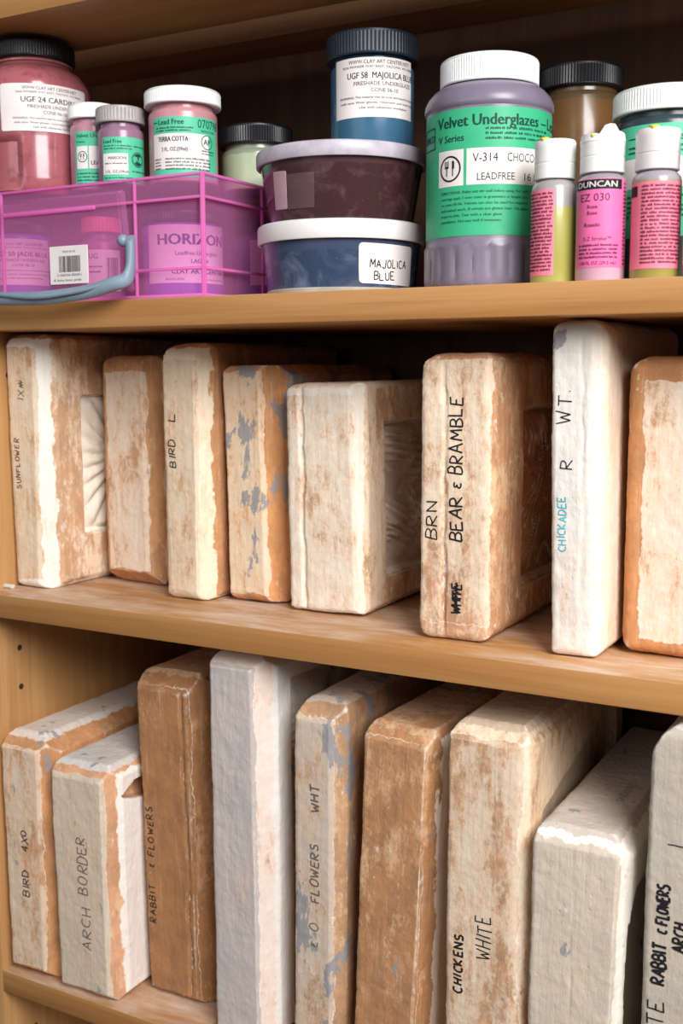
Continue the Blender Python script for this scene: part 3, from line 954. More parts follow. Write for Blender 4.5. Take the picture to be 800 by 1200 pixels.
def paint_body(c1, c2=None, zc=None, smear=0.0, smear_col=(225, 205, 210), rough=.22, scale=40, seed=0, gloss=.5):
    """clear plastic with paint behind it; above zc (mm) the emptier wall shows"""
    n = NT('paint_filled_plastic')
    col = rgb(*c1)
    if smear:
        f = n.noise(n.scale((1, 1, 1.1), (seed, 2, seed * .3)), scale, 6, .62, .9)
        col = n.mix(n.ramp(f, .46, .72, 0, smear), col, rgb(*smear_col))
        g = n.noise(n.scale((1, 1, 1.3), (seed + 5, 1, 0)), scale * 3.2, 4, .6)
        col = n.mix(n.ramp(g, .64, .74, 0, smear * .8), col, rgb(*smear_col))
    if c2:
        w = n.noise(n.scale((1, 1, 0)), 60, 3, .5)
        zz = n.math('ADD', n.xyz()[2], n.math('MULTIPLY', n.math('SUBTRACT', w, .5), .004))
        col = n.mix(n.ramp(zz, (zc - .5) * MM, (zc + .5) * MM), col, rgb(*c2))
    return n.fin(col, rough, Specular_IOR_Level=gloss, Coat_Weight=.3, Coat_Roughness=.1)


def ag(t, u=0, v=0, s=1.0):
    return t


# ------------------------------------------------------------ the pink clip-handled box and what it holds
def pink(name, fac, col=(246, 120, 206), trans=(.97, .52, .86, 1)):
    n = NT(name)
    n.fin(rgb(*col), .22, Specular_IOR_Level=.6)
    tr = n.t.nodes.new('ShaderNodeBsdfTransparent')
    tr.inputs[0].default_value = trans
    mx = n.t.nodes.new('ShaderNodeMixShader')
    mx.inputs[0].default_value = fac
    n.t.links.new(tr.outputs[0], mx.inputs[1])
    n.t.links.new(n.b.outputs[0], mx.inputs[2])
    n.t.links.new(mx.outputs[0], n.out.inputs[0])
    return n.m


P_WALL = pink('pink_clear_wall', .15, (255, 164, 224), (1, .885, .965, 1))
P_RIB = pink('pink_thick_edge', .5, (250, 140, 212), (.98, .66, .9, 1))
BX0, BX1, BY0, BY1, BH = -45.0, 211.0, 12.0, 250.0, 88.0
pbx = thing('storage_box', 'translucent pink storage box with a grey handle under the jars at left', 'storage box', (83, 12, 0))


def bxl(x0, x1, y0, y1, z0, z1):
    return (x0 - 83, x1 - 83, y0 - 12, y1 - 12, z0, z1)


def open_box(bm, x0, x1, y0, y1, z0, z1, t, taper):
    def ring(ix, z, tp):
        return [bm.verts.new(Vector(c) * MM) for c in ((x0 + ix + tp, y0 + ix + tp, z), (x1 - ix - tp, y0 + ix + tp, z), (x1 - ix - tp, y1 - ix - tp, z), (x0 + ix + tp, y1 - ix - tp, z))]
    a, b = ring(0, z0, taper), ring(0, z1, 0)
    c, d = ring(t, z1, 0), ring(t, z0 + t, taper)
    for A, B in ((a, b), (b, c), (c, d)):
        for i in range(4):
            j = (i + 1) % 4
            bm.faces.new((A[i], A[j], B[j], B[i]))
    bm.faces.new(a[::-1])
    bm.faces.new(d)
    bmesh.ops.bevel(bm, geom=[e for e in bm.edges if abs(e.verts[0].co.z - e.verts[1].co.z) > (z1 - z0) * .5 * MM], offset=5 * MM, segments=3, affect='EDGES')


bm = bmesh.new()
open_box(bm, *bxl(BX0 + 2, BX1 - 2, BY0 + 2, BY1 - 2, 1.0, 70), 1.6, 2.5)
tray = from_bm('tray', bm, P_WALL, pbx, 40)
bm = bmesh.new()
box_bm(bm, *bxl(BX0, BX1, BY0, BY1, 70, 72.2), .9)
box_bm(bm, *bxl(BX0, BX1, BY0, BY1, 84.8, 87.4), 1.1)
for d in ((BX0, BX1, BY0, BY0 + 1.6), (BX0, BX1, BY1 - 1.6, BY1), (BX0, BX0 + 1.6, BY0, BY1), (BX1 - 1.6, BX1, BY0, BY1)):
    box_bm(bm, *bxl(*d, 71.5, 86.5), .3)
from_bm('lid', bm, P_WALL, pbx, 40)
bm = bmesh.new()
for (x0, x1, z0, z1) in ((BX0, BX1, 85.6, 87.9), (BX0, BX1, 69.4, 71.6), (150, BX1, 20, 22.2), (BX0, BX1, 0.4, 3.2), (BX0, 16, 20, 22.2)):
    box_bm(bm, *bxl(x0, x1, BY0 - 1.2, BY0 + 1.2, z0, z1), .7)
for x in (BX0 + .8, 16, 150, BX1 - .8):
    box_bm(bm, *bxl(x - 1.1, x + 1.1, BY0 - 1.2, BY0 + 1.2, 2, 87), .7)
for (y0, y1, z0, z1) in ((BY0, BY1, 85.6, 87.9), (BY0, BY1, 69.4, 71.6), (BY0, BY1, 20, 22.2), (BY0, BY1, .4, 3.2)):
    box_bm(bm, *bxl(BX1 - 1.2, BX1 + 1.2, y0, y1, z0, z1), .7)
for y in (BY0 + 1, 89, 168, BY1 - 1):
    box_bm(bm, *bxl(BX1 - 1.2, BX1 + 1.2, y - 1.1, y + 1.1, 2, 87), .7)
from_bm('edge_rib', bm, P_RIB, pbx, 40)
# bulged handle panel of the front with its slanted ends
bm = bmesh.new()
pf = [(19, 80), (142, 80), (149, 6), (12, 6)]
A = [bm.verts.new(Vector((x - 83, -1.5, z)) * MM) for x, z in pf]
B = [bm.verts.new(Vector((x - 83 + (2.5 if x < 80 else -2.5), -6.5, z - (2 if z > 40 else -1.5))) * MM) for x, z in pf]
bm.faces.new(B)
for i in range(4):
    bm.faces.new((A[i], A[(i + 1) % 4], B[(i + 1) % 4], B[i]))
bmesh.ops.recalc_face_normals(bm, faces=bm.faces)
bmesh.ops.bevel(bm, geom=bm.edges[:], offset=1.2 * MM, segments=2, affect='EDGES')
from_bm('handle_panel', bm, P_WALL, pbx, 40)
bm = bmesh.new()
box_bm(bm, *bxl(24, 118, BY0 - 8.5, BY0 - 5.5, 66.5, 70), 1.2)
from_bm('grip_ledge', bm, P_RIB, pbx, 40)
M_GREY = plain((132, 150, 164), .45, .5, .06, name='grey_handle')
bm = bmesh.new()
hp = smooth_path([(a * 1.06, b, c) for a, b, c in [(-66, -11, 42), (-67, -14, 28), (-69, -18, 16), (-69, -22, 8), (-62, -26, 5), (-40, -28, 3.0), (0, -30, 2.0), (40, -28, 5.0), (62, -26, 10), (70, -22, 13), (71, -18, 19), (69, -14, 30), (66, -11, 42)]], 8)
sweep(bm, hp, 3.6, 5.2, 14)
hd = from_bm('handle', bm, M_GREY, pbx, 60)
bm = bmesh.new()
sweep(bm, smooth_path([(-60, -28, 8.5), (-38, -32, 5.5), (0, -35, 2.5), (38, -33, 5.5), (60, -28, 10)], 8), 1.6, 1.8, 10)
from_bm('grip_bead', bm, M_GREY, hd, 60)
for sx in (-1.06, 1.06):
    bm = bmesh.new()
    sweep(bm, [(sx * 60, -12, 41), (sx * 62, -12, 41.5), (sx * 68, -12, 42), (sx * 70, -12, 42)], 3.4, 3.6, 14)
    bmesh.ops.create_uvsphere(bm, u_segments=14, v_segments=10, radius=4.6 * MM, matrix=Matrix.Translation(Vector((sx * 62, -13, 42)) * MM))
    from_bm('pivot_knob', bm, M_GREY, pbx, 50)
# barcode sticker on the handle panel
bm = bmesh.new()
box_bm(bm, -11.5, 26.5, -7.2, -6.55, 13.5, 42, .2, 1)
bmesh.ops.bevel(bm, geom=[e for e in bm.edges if abs(e.verts[0].co.y - e.verts[1].co.y) > .0001 and abs(e.verts[0].co.x - e.verts[1].co.x) < .0001 and abs(e.verts[0].co.z - e.verts[1].co.z) < .0001], offset=2 * MM, segments=3, affect='EDGES')
stk = from_bm('sticker', bm, M_PAPER, pbx)
V, F = shapes2d([('bars', -2, 19, 22.5, 34.5, 5), ('text', 'MADE IN UK', 1.6, 2, 37), ('text', '5 060024 800051', 1.9, -4, 19.4, {'width': 24}), ('text', '4 litre box pink', 2.0, -8, 15.6, {'width': 28})])
me = bpy.data.meshes.new('lettering')
me.from_pydata([(u * MM, -7.32 * MM, v * MM) for u, v in V], [], F)
link('lettering', me, M_INKP, stk)


def round_jar(name, label, cat, x, y, z, group, body, bodymat, parts):
    t = thing(name, label, cat, (x, y, z), group)
    lathe('body', body, bodymat, t)
    return t


def std_body(r, h, neck, hn, base=2.2):
    """cylinder jar with rounded foot, shoulder and neck"""
    return [(0, 0.6), (r - 4, .4), (r - base, 0), (r - .6, .8), (r, base + .6), (r, h - 3), (r - .5, h - 1.2), (r - 1.6, h), (neck, h + .8), (neck, hn), (0, hn)]


def printed(t, R, phi, u0, u1, v0, v1, mat, items, ink, corner=0, name='label', extra=(), label=None):
    l = patch(name, R, phi, u0, u1, v0, v1, mat, t, .22, corner)
    if label:
        l['label'] = label
    for nm, its, m, lf in extra:
        wrap(nm, its, R, phi, m, l, lf)
    if items:
        wrap('lettering', items, R, phi, ink, l, .36)
    return l


# inside the box -----------------------------------------------------------
def clay_label(code, name, big=1.0):
    return [('text', 'WWW.CLAY ART CENTER.NET', 2.4 * big, 0, 33 * big, {'align': 'c', 'width': 46 * big}),
            ('text', '2636 PIONEER WAY EAST, TACOMA, WA 98404', 1.5 * big, 0, 30.2 * big, {'align': 'c', 'width': 56 * big}),
            ('text', name, 4.1 * big, 2 * big, 23.2 * big, {'align': 'c', 'width': 52 * big, 'bold': .018}),
            ('text', 'FIRESHADE UNDERGLAZE', 2.6 * big, 3 * big, 18.6 * big, {'align': 'c', 'width': 44 * big}),
            ('text', 'CONE 06-10', 2.6 * big, 3 * big, 14.2 * big, {'align': 'c'}),
            ('text', 'WARNING: This material may be toxic and should be handled', 1.5 * big, 0, 10 * big, {'align': 'c', 'width': 62 * big, 'bold': .01}),
            ('text', 'with care. Wear gloves, respirator and wash hands', 1.5 * big, 0, 6.6 * big, {'align': 'c', 'width': 60 * big, 'bold': .01}),
            ('text', 'Use with adequate ventilation', 1.5 * big, 3 * big, 3.2 * big, {'align': 'c', 'width': 36 * big, 'bold': .01})]


def shift(items, du, dv):
    out = []
    for it in items:
        if it[0] == 'text':
            out.append(it[:3] + (it[3] + du, it[4] + dv) + it[5:])
        elif it[0] in ('rect', 'frame'):
            out.append((it[0], it[1] + du, it[2] + dv, it[3] + du, it[4] + dv) + tuple(it[5:]))
        elif it[0] == 'words':
            out.append(('words', it[1] + du, it[2] + du, it[3] + dv) + tuple(it[4:]))
        elif it[0] == 'ring':
            out.append(('ring', it[1] + du, it[2] + dv) + tuple(it[3:]))
        elif it[0] == 'poly':
            out.append(('poly', [(a + du, b + dv) for a, b in it[1]]))
    return out


FL = 2.8   # floor of the pink tray
x, y = -8, 54
t = thing('paint_jar', 'purple-blue jar labelled JADE BLUE seen through the left of the pink box', 'paint jar', (x, y, FL), 'jars inside the pink box')
lathe('body', std_body(26.5, 56, 24, 62), plain((120, 104, 190), .3, .5, .1), t)
ribbed_lid(t, 27.5, 57, 66, M_BCAP, 80)
printed(t, 26.5, face_phi(x, y), -28, 28, 15, 52, M_PAPER, shift(clay_label('50', 'UGF 50 JADE BLUE', .9), 0, 17), M_INKP)
x, y = 78, 58
t = thing('paint_bottle', 'bottle with a coral cap seen through the pink box behind its sticker', 'paint bottle', (x, y, FL), 'jars inside the pink box')
lathe('body', std_body(17, 48, 12, 56), plain((150, 108, 130), .35, .5, .1), t)
ribbed_lid(t, 16, 54, 66, plain((240, 120, 140), .4, .5, .03), 40)
printed(t, 17, face_phi(x, y), -14, 16, 8, 40, M_PAPER, [('bars', 3, 13, 10, 34, 3), ('text', 'UG', 4, -11, 33), ('words', -11, 0, 26, 1.6, 4), ('words', -11, 0, 22, 1.6, 5)], M_INKP)
x, y = 142, 80
t = thing('paint_jar', 'jar lettered HORIZON inside the pink box at its right corner', 'paint jar', (x, y, FL), 'jars inside the pink box')
lathe('body', std_body(32, 58, 29, 62), plain((150, 96, 200), .3, .5, .1), t)
ribbed_lid(t, 33.5, 59, 67, M_BCAP, 90)
printed(t, 32, face_phi(x, y), -31, 42, 12, 56, plain((246, 214, 240), .6, .3), [('text', 'HORIZON', 8.2, -20, 41, {'width': 58, 'bold': .05}), ('text', 'Leadfree Underglaze', 3.2, -6, 33, {'width': 36, 'bold': .01}), ('text', 'LAG-44', 3.2, 6, 27, {'bold': .02}),
        ('text', 'CLAY ART CENTER', 3.8, -9, 19, {'width': 46, 'bold': .02}), ('text', '800-952-8030', 1.8, -14, 14), ('text', 'www.clayartcenter.net', 1.8, 14, 14)], plain((96, 60, 140), .6, .3))
x, y = 172, 152
t = thing('paint_jar', 'small purple jar behind the HORIZON jar in the pink box', 'paint jar', (x, y, FL), 'jars inside the pink box')
lathe('body', std_body(25, 54, 22, 60), plain((138, 96, 176), .3, .5, .1), t)
ribbed_lid(t, 26, 56, 66, M_BCAP, 70)
printed(t, 25, face_phi(x, y), -12, 24, 14, 50, plain((238, 206, 232), .6, .3), [('text', 'UGF', 4, 2, 42, {'bold': .02}), ('words', 0, 22, 36, 1.8, 8), ('words', 0, 20, 31, 1.8, 9), ('words', 0, 22, 26, 1.8, 10)], M_INKP)

# on the box's lid ---------------------------------------------------------
LZ = 88.0
x, y = 9.5, 60
phi = face_phi(x, y)
t = thing('paint_jar', 'large dusty rose jar labelled UGF 24 CARDINAL with a black lid', 'paint jar', (x, y, LZ), 'jars standing on the pink box')


def redmod(a, r, z):
    d = (a - phi + PI) % (2 * PI) - PI
    if r > 20 and z < 46:      # moulded finger grip low on the left side
        k = max(0, min(1, (-d - .25) / .12)) * max(0, min(1, (2.2 + d) / .2)) * max(0, min(1, (44 - z) / 4)) * max(0, min(1, (z - 4) / 4))
        return r - 4.5 * k
    return r


redprof = [(0, 1), (36, .6), (40, 0), (43, 2), (44.5, 6), (44.5, 12), (44.5, 20), (44.5, 30), (44.5, 37), (44.5, 40), (44.5, 43), (44.5, 45), (44.8, 48), (44.8, 82), (44.2, 87), (42, 92), (38, 97), (33.5, 100), (30.5, 102), (29.6, 105), (29.6, 116), (0, 116)]
lathe('body', redprof, paint_body((172, 96, 104), (146, 84, 88), 100, .55, (96, 44, 52), .2, 55, 3), t, 96, redmod)
lathe('neck_ring', [(29.5, 104), (31.4, 104.4), (31.6, 105.6), (29.5, 106.2)], paint_body((176, 104, 104), None, None, .3, (220, 170, 170), .15, 80, 2), t)
ribbed_lid(t, 33.5, 107.5, 120.5, M_BCAP, 100, .5)
printed(t, 45.0, phi, -28, 48, 47, 83, M_PAPER, shift(clay_label('24', 'UGF 24 CARDINAL', .98), 13, 46.3), M_INKP, 3)


def small_jar(label, x, y, r, h, hl, lidr, bodymat, lidmat, dphi=0.0, ribs=80, group='jars standing on the pink box', z=LZ):
    t = thing('paint_jar', label, 'paint jar', (x, y, z), group)
    lathe('body', std_body(r, hl - 4, r - 2.5, hl + 2), bodymat, t)
    ribbed_lid(t, lidr, hl, h, lidmat, ribs)
    return t, face_phi(x, y) + dphi


t, phi = small_jar('small jar with mint V-3 label and white lid beside the rose jar', 77, 54, 18.8, 66, 54.5, 20, plain((182, 132, 150), .25, .5, .06), M_WCAP)
printed(t, 18.8, phi, -17, 26, 2.5, 44, M_MINT, [('text', 'Velvet Underglazes', 3.0, -15, 39.5, {'width': 32, 'bold': .02}), ('text', 'V Series', 1.6, -15, 35.5, {'bold': .02})] + [('words', -15, 24, 4 + 2.6 * i, 1.2, 40 + i) for i in range(4)], M_INKM,
        extra=[('panel', [('rect', -15, 16, -5.5, 33), ('rect', -4.5, 16, 24, 33)], M_PAPER, .3), ('seal', ico_fork(-10, 25, 4.2) + [('text', 'V-305', 3.2, 2, 28), ('text', 'LEADFREE', 3.0, -3, 19, {'bold': .02})], M_INKP, .4)])
t, phi = small_jar('smallest jar, mint MAROON label, dull grey metal lid', 112, 44, 17.6, 58.5, 46.5, 18.7, plain((148, 112, 136), .25, .5, .06), plain((168, 162, 160), .4, .5, .1), ribs=46)
printed(t, 17.6, phi, -16, 24, 1.5, 35, M_MINT, [('text', 'Lead Free', 2.6, -14, 30.5, {'bold': .03})] + [('words', -14, 8, 28 - 2 * i, 1.0, 60 + i) for i in range(2)] + [('words', -14, 22, 2.2 + 2.2 * i, 1.1, 70 + i) for i in range(2)] + [('words', 10, 22, 28, 1.1, 77), ('words', 8, 22, 9.5, 1.1, 78)], M_INKM,
        extra=[('panel', [('rect', -15, 7.5, 5, 23)], M_PAPER, .3), ('seal', [('ring', 13.5, 19, 0.1, 5.6)], M_INKM, .33), ('seal_letters', [('text', 'AP', 4.2, 13.5, 17.2, {'align': 'c', 'bold': .03}), ('ring', 13.5, 19, 4.6, 5.0)], M_MINT, .45),
               ('print', [('text', 'MAROON', 2.2, -10, 18.5, {'bold': .02}), ('text', '2 FL. OZ.(59ml)', 2.1, -13, 8.5, {'width': 18, 'bold': .02}), ('words', -13, 4, 15, 1.1, 80)], M_INKP, .4)])
t, phi = small_jar('jar labelled TERRA COTTA in mint and white with white ribbed lid', 158, 62, 26, 68.5, 57, 29, plain((196, 140, 146), .25, .5, .05), M_WCAP, ribs=100)
printed(t, 26, phi, -26, 32, 2.5, 46.5, M_MINT, [('rect', -25, 42.4, -20.6, 43.0), ('text', 'Lead Free', 3.8, -19.6, 41, {'width': 20, 'bold': .04}), ('text', '070798', 6.2, 11, 39, {'width': 21}), ('words', -22, 9, 38, 1.2, 90), ('words', -22, 6, 36, 1.2, 91), ('text', 'NON-TOXIC', 1.7, 14, 36, {'bold': .02})]
        + [('words', -14, 22, 15.5 - 2.4 * i, 1.3, 92 + i) for i in range(4)] + [('words', -24, -18, 15.5 - 2.2 * i, 1.2, 98 + i) for i in range(4)] + [('text', 'Made in USA', 1.9, 12, 4.2, {'bold': .02}), ('words', 14, 26, 22, 1.1, 110), ('words', 14, 26, 20, 1.1, 111)], M_INKM,
        extra=[('panel', [('rect', -25.5, 9, 20.5, 34.5)], M_PAPER, .3), ('seal', [('ring', 19, 29, 4.8, 5.4), ('text', 'AP', 4, 19, 27.2, {'align': 'c', 'bold': .02})], M_INKM, .4),
               ('print', [('text', 'TERRA COTTA', 3.5, -20, 28.8, {'width': 23.5, 'bold': .04}), ('text', '2 FL. OZ.(59ml)', 2.8, -17, 21.8, {'width': 20, 'bold': .03})], M_INKP, .4)])
t, phi = small_jar('pale green glaze jar with black lid behind the terra cotta jar', 185, 122, 27.5, 50, 35, 29.5, paint_body((176, 190, 156), (150, 158, 136), 27, .3, (206, 214, 190), .25, 40, 8), M_BCAP, ribs=90)


# tubs ----------------------------------------------------------------------
def tub(label, x, y, z, rt, rb, h, lidh, bodymat, lidmat, group='stacked plastic tubs'):
    t = thing('plastic_tub', label, 'plastic tub', (x, y, z), group)
    lathe('body', [(0, .8), (rb - 6, .8), (rb - 4.5, 0), (rb - .8, 0), (rb, .8), (rb + .3, 2.0), (rb + .9, 6), (rt - .4, h - lidh - .4), (rt, h - lidh + 3), (0, h - lidh + 3)], bodymat, t, 96)
    L = rt + 3
    lathe('lid', [(0, h - lidh + 3.2), (rt - .2, h - lidh + 3.2), (rt + .4, h - lidh), (L - .4, h - lidh), (L, h - lidh + .8), (L, h - 2.4), (L - .6, h - .8), (L - 2, h), (L - 4.5, h), (L - 5.5, h - 1.6), (0, h - 1.6)], lidmat, t, 96)
    return t, (lambda v: rb + (rt - rb) * (v / (h - lidh)))


cloudy = plain((186, 178, 188), .35, .5, .12, name='cloudy_lid')
x, y = 286, 79
t, R1 = tub('lower tub labelled MAJOLICA BLUE with white lid', x, y, 0, 58, 53.5, 50.6, 13.2, paint_body((52, 66, 92), (64, 74, 100), 30, .55, (128, 140, 172), .22, 38, 4), plain((232, 228, 226), .4, .5, .03))
phi = face_phi(x, y)
lab = patch('tape_label', R1, phi, 12, 60, 7.5, 34.5, M_PAPER, t, .25, 3, warp=lambda u: -.02 * (u - 12))
R_ = lambda v: R1(v)
for txt, u0, v0, w, h in (('MAJOLICA', 20, 18, 4.1, 5.2), ('BLUE', 23, 9.8, 4.6, 5.2)):
    st, _ = hand_strokes(txt, w, h, 1.4, 5)
    wb = bmesh.new()
    for s in st:
        pts = []
        for u, v in densify(s, .6):
            U, VV = u0 + u, v0 + v
            r = R1(VV)
            a = phi + U / r
            pts.append(Vector((math.cos(a) * (r + .4), math.sin(a) * (r + .4), VV)) * MM)
        am = phi + (u0 + s[0][0]) / 57
        ribbon(wb, pts, Vector((math.cos(am), math.sin(am), 0)), .75 * MM)
    from_bm('handwriting', wb, INK, lab)
lathe('foot_ring', [(R1(0) - 1.6, .2), (R1(0) + .5, .4), (R1(4) + .8, 4.2), (R1(5), 5.0)], plain((176, 170, 158), .35, .5, .1), t, 96)
t, R2 = tub('upper tub of brown glaze with cloudy lid under the blue jar', x, y + 1, 50.8, 59, 52, 51.4, 10.5, paint_body((66, 40, 42), (78, 52, 52), 37, .35, (126, 96, 100), .16, 60, 11), cloudy)
patch('tape_label', R2, phi, -56, -42, 9, 34, plain((196, 160, 170), .6, .3, .05), t, .3, 1, warp=lambda u: -.05 * (u + 50))
patch('tape_label', R2, phi, -41.5, -19, 8, 31, paint_body((92, 66, 68), None, None, .3, (130, 100, 104), .4, 90, 2), t, .25, 1)
x, y = 310, 82
t, phi = small_jar('blue jar labelled UGF 58 MAJOLICA BLUE on top of the tubs', x, y, 29.6, 77, 60.5, 32.6, plain((58, 100, 128), .25, .5, .08), plain((32, 42, 54), .4, .5, .15), ribs=80, group='stacked plastic tubs', z=102.2)
printed(t, 29.6, phi, -30, 34, 18.5, 58, M_PAPER, shift(clay_label('58', 'UGF 58  MAJOLICA BLUE', 1.0), 6, 21), M_INKP)

# right-hand bottles ---------------------------------------------------------
x, y = 403.5, 70
phi = face_phi(x, y)
t = thing('paint_bottle', 'large grey-mauve pint bottle labelled Velvet Underglazes, V-314 CHOCOLATE', 'paint bottle', (x, y, 0))


def flute(a, r, z):
    if r > 30 and 3 < z < 28:
        k = math.sin(PI * min(1, max(0, (z - 3) / 25)))
        s = abs(math.sin(a * 11))
        return r - 1.1 * (1 - s ** .5) * min(1, k * 3)
    return r


pprof = [(0, 2), (34, 1), (38, 0), (40.5, 1.2), (42, 4), (42.4, 7), (42.4, 12), (42.4, 18), (42.4, 23), (42.4, 26), (42.4, 28), (41.4, 30), (41.2, 32), (41.2, 114), (42.4, 115.5), (42.6, 117), (42.3, 120), (40.5, 124), (37, 128), (33.5, 130.4), (30, 131.5), (30, 140), (0, 140)]
lathe('body', pprof, plain((122, 112, 130), .32, .5, .05), t, 132, flute)
ribbed_lid(t, 32.5, 131.8, 148.8, M_WCAP, 110)
words = []
for i in range(3):
    words += [('words', -2, 46, 98.5 - 3.0 * i, 1.5, 200 + i)]
dirs = ['DIRECTIONS: Shake and stir well before using. For solid', 'coverage apply 3 even coats to greenware or bisque. Fire', 'to cone 05-06. Velvets can also be used for majolica', 'and stencil work. If velvets are glazed over, the glaze', 'must be thin. Test with a clear glaze', 'mandatory. Fire test well if necessary.']
for i, s in enumerate(dirs):
    words.append(('text', s, 1.75, -33, 60 - 3.6 * i, {'width': 60 if i < 4 else 42, 'bold': .012}))
printed(t, 41.2, phi, -62, 62, 33.5, 112.5, plain((58, 178, 128), .48, .4, .05, name='green_label'),
        [('text', 'Velvet Underglazes', 7.0, -37, 101.5, {'width': 72, 'bold': .04}), ('rect', 38, 103.4, 44, 104.2), ('text', 'Lead Free', 7.0, 46, 101.5, {'bold': .03}), ('text', 'V Series', 4.4, -36, 92.6, {'width': 20, 'bold': .03}), ('frame', -57, 90, -40, 104, .9), ('text', 'AMACO', 4.6, -56, 94.8, {'width': 15, 'bold': .03})] + words, M_INKM,
        extra=[('panel', [('rect', -36, 65, -16, 87.5), ('rect', -14, 65, 62, 87.5)], M_PAPER, .3),
               ('print', ico_fork(-26, 76, 8.2) + [('text', 'V-314', 5.4, -10, 79, {'width': 16}), ('text', 'CHOCOLATE', 5.4, 12, 79, {'width': 32}), ('text', 'LEADFREE', 4.6, -7, 67.6, {'width': 24}), ('text', '16 FL OZ', 4.6, 24, 67.6, {'width': 25})], M_INKP, .42)])
x, y = 440, 152
t, phi = small_jar('tan glaze jar with black lid behind the pint bottle', x, y, 28.5, 157.5, 142, 30, paint_body((128, 92, 56), (104, 84, 58), 133, .25, (160, 120, 80), .25, 45, 6), M_BCAP, ribs=90, group='jars at the right of the paint shelf', z=0)
x, y = 514, 96
t, phi = small_jar('jar with white lid and mint label behind the squeeze bottles', x, y, 31.5, 121.5, 106.5, 33.5, plain((52, 66, 72), .25, .5, .1), M_WCAP, ribs=100, group='jars at the right of the paint shelf', z=0)
printed(t, 31.5, phi, -34, 40, 30, 98, M_MINT, [('rect', -24, 89.8, -18, 90.5), ('text', 'Lead Free', 4.8, -17, 88, {'width': 28, 'bold': .04}), ('words', -24, 20, 84, 1.4, 300), ('words', -24, 20, 81, 1.4, 301)] + [('words', -24, 24, 54 - 3 * i, 1.6, 305 + i) for i in range(5)], M_INKM,
        extra=[('panel', [('rect', -33, 60, 22, 78)], M_PAPER, .3), ('print', [('text', '- V-345', 4, -8, 71, {'bold': .02}), ('text', '2 FL OZ', 4, -12, 62, {'bold': .02})], M_INKP, .4)])
x, y = 352, 168
t, phi = small_jar('dark jar standing in the gap between the tubs and pint bottle', x, y, 26, 104, 92, 28, paint_body((26, 30, 44), None, None, .3, (50, 80, 70), .25, 60, 9), plain((36, 42, 66), .4, .5, .1), ribs=80, group='jars at the right of the paint shelf', z=0)


def squeeze(label, x, y, r, h, hc, bodymat, dphi, u0, u1, v0, v1, labmat, items, ink, extra=(), broken=False, capmat=None):
    t = thing('squeeze_bottle', label, 'squeeze bottle', (x, y, 0), 'pink-labelled squeeze bottles')
    phi = face_phi(x, y) + dphi
    lathe('body', [(0, 1), (r - 4, .7), (r - 2, 0), (r - .6, .7), (r, 2.4), (r, hc - 6), (r - .6, hc - 3.5), (r - 2, hc - 1.6), (r - 3.5, hc - .4), (r - 5, hc), (r - 5, hc + 3), (0, hc + 3)], bodymat, t)
    rc = r * .89
    rd = random.Random(int(x))

    def jag(a, rr, z):
        return rr * (1 + (.06 * rd.uniform(-1, 1) if broken and z > h - 4 else 0))
    top = h - (4 if broken else 0)
    cap = lathe('flip_cap', [(0, hc + .6), (rc - 1.5, hc + .6), (rc - 1.2, hc), (rc, hc + .5), (rc, hc + 9), (rc - .25, hc + 9.3), (rc - .25, hc + 9.8), (rc, hc + 10.1), (rc - .05, top - 5), (rc + .25, top - 1.6), (rc - .4, top - .3), (rc - 2, top), (0, top)], capmat or M_WCAP, t, 48, jag)
    if broken:     # snapped crown of dried paint
        bm = bmesh.new()
        n = 26
        ring = []
        for i in range(n):
            a = 2 * PI * i / n
            z = top + rd.uniform(.2, 3.0) + (3.2 if .2 < (a - phi) % (2 * PI) < .9 else 0)
            ring.append((bm.verts.new(Vector((math.cos(a) * rc * 1.03, math.sin(a) * rc * 1.03, top - 3)) * MM), bm.verts.new(Vector((math.cos(a) * rc * .97, math.sin(a) * rc * .97, z)) * MM), bm.verts.new(Vector((math.cos(a) * rc * .6, math.sin(a) * rc * .6, top - .5)) * MM)))
        for i in range(n):
            A, B = ring[i], ring[(i + 1) % n]
            bm.faces.new((A[0], B[0], B[1], A[1]))
            bm.faces.new((A[1], B[1], B[2], A[2]))
        from_bm('cap_stub', bm, capmat or M_WCAP, cap, 30)
    bm = bmesh.new()
    a = phi - .35
    bmesh.ops.create_uvsphere(bm, u_segments=12, v_segments=8, radius=1)
    for v in bm.verts:
        q = Vector((v.co.x * 3.6, v.co.y * 2.6, v.co.z * 1.5)) * (1 + .2 * math.sin(v.co.x * 7 + v.co.y * 5))
        v.co = Vector((math.cos(a) * (rc - 2.2) + q.x, math.sin(a) * (rc - 2.2) + q.y, top - .2 + q.z)) * MM
    from_bm('dried_paint', bm, plain((226, 200, 60), .6, .4), cap, 60)
    printed(t, r, phi, u0, u1, v0, v1, labmat, items, ink, extra=extra)
    return t


def smallprint(u0, u1, v0, v1, seed, h=1.35, step=2.15):
    out = []
    v, i = v1 - step, 0
    while v > v0:
        out.append(('words', u0, u1, v, h, seed + i))
        v -= step
        i += 1
    return out


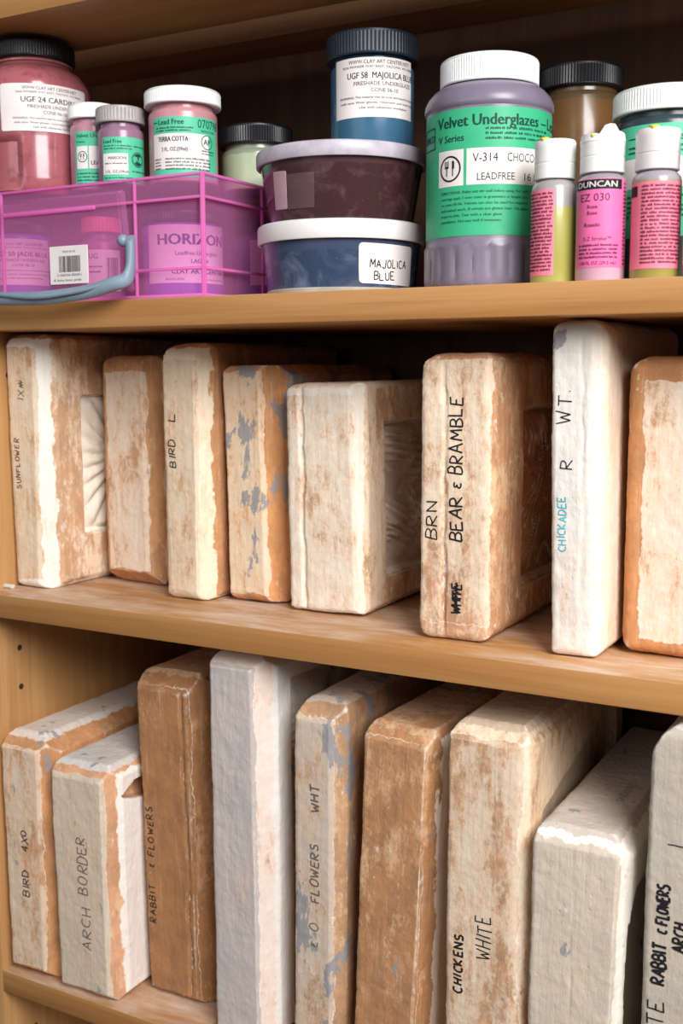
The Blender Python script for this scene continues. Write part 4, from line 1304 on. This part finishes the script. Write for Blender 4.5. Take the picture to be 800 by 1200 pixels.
M_PK2 = plain((240, 128, 150), .5, .4, .05, name='coral_pink_label')
squeeze('leftmost squeeze bottle, olive paint, half hidden pink label, by the pint bottle', 463.5, 28, 13.9, 86, 62.5, paint_body((168, 164, 84), (158, 154, 152), 46, .2, (180, 178, 110), .3, 60, 3), -.35, -16, 5, 5, 56, M_PK2,
        smallprint(-14, 4, 7, 55, 400), M_INKK)
squeeze('squeeze bottle labelled DUNCAN EZ 030 with a broken white cap', 494, 24, 14.6, 88, 63, paint_body((206, 164, 180), (150, 138, 148), 56, .2, (220, 190, 200), .3, 60, 5), -.15, -16, 21, 8, 59, M_PINKL,
        [('text', 'EZ 030', 4.4, -11, 46.2, {'width': 18}), ('text', 'Rose', 2.2, -3, 42, {'align': 'c', 'bold': .02}), ('text', 'Rose', 2.2, -3, 38.4, {'align': 'c', 'bold': .02}), ('text', 'Rosado', 2.3, -3, 31.5, {'align': 'c', 'bold': .02}), ('text', 'E-Z Stroke\u2122', 2.2, 0, 23.5, {'align': 'c'})]
        + smallprint(-12, 13, 13, 22.5, 420, 1.2, 2.3) + [('text', '1.00 FL OZ (29.5 mL)', 1.9, -11, 9.6, {'width': 23, 'bold': .02})] + smallprint(17, 20.5, 9, 58, 440, 1.2, 2.2), M_INKK,
        extra=[('band', [('rect', -16, 53, 15, 58.6)], M_INKP, .3), ('brand', [('text', 'DUNCAN', 3.4, -13.5, 54.2, {'width': 25, 'bold': .02})], M_PAPER, .42)], broken=True)
squeeze('squeeze bottle of olive paint with dense print on pink, right of EZ 030', 526.5, 24, 14.2, 85.5, 62, paint_body((152, 142, 72), (158, 150, 158), 56, .25, (176, 168, 110), .3, 60, 7), .1, -20, 16, 6, 55, M_PK2,
        smallprint(-10, 15, 8, 54, 460), M_INKK, extra=[('band', [('rect', -20, 47, -13, 53)], M_INKP, .3)], capmat=plain((222, 214, 214), .4, .5, .06))
squeeze('squeeze bottle cut by the right edge with a peach label and teal mark', 557.5, 23, 14.4, 82.5, 60, paint_body((158, 142, 84), (150, 158, 160), 56, .2, (176, 168, 110), .3, 60, 9), -.1, -20, 18, 8, 57, plain((228, 186, 158), .5, .4, .05),
        [('text', 'E', 5, -9, 27), ('words', -10, 12, 50, 1.6, 480), ('words', -10, 12, 46, 1.6, 481)], M_INKP, extra=[('emblem', [('ring', -10.5, 16.5, 1.2, 3.6)], plain((40, 140, 150), .5, .4), .4)])
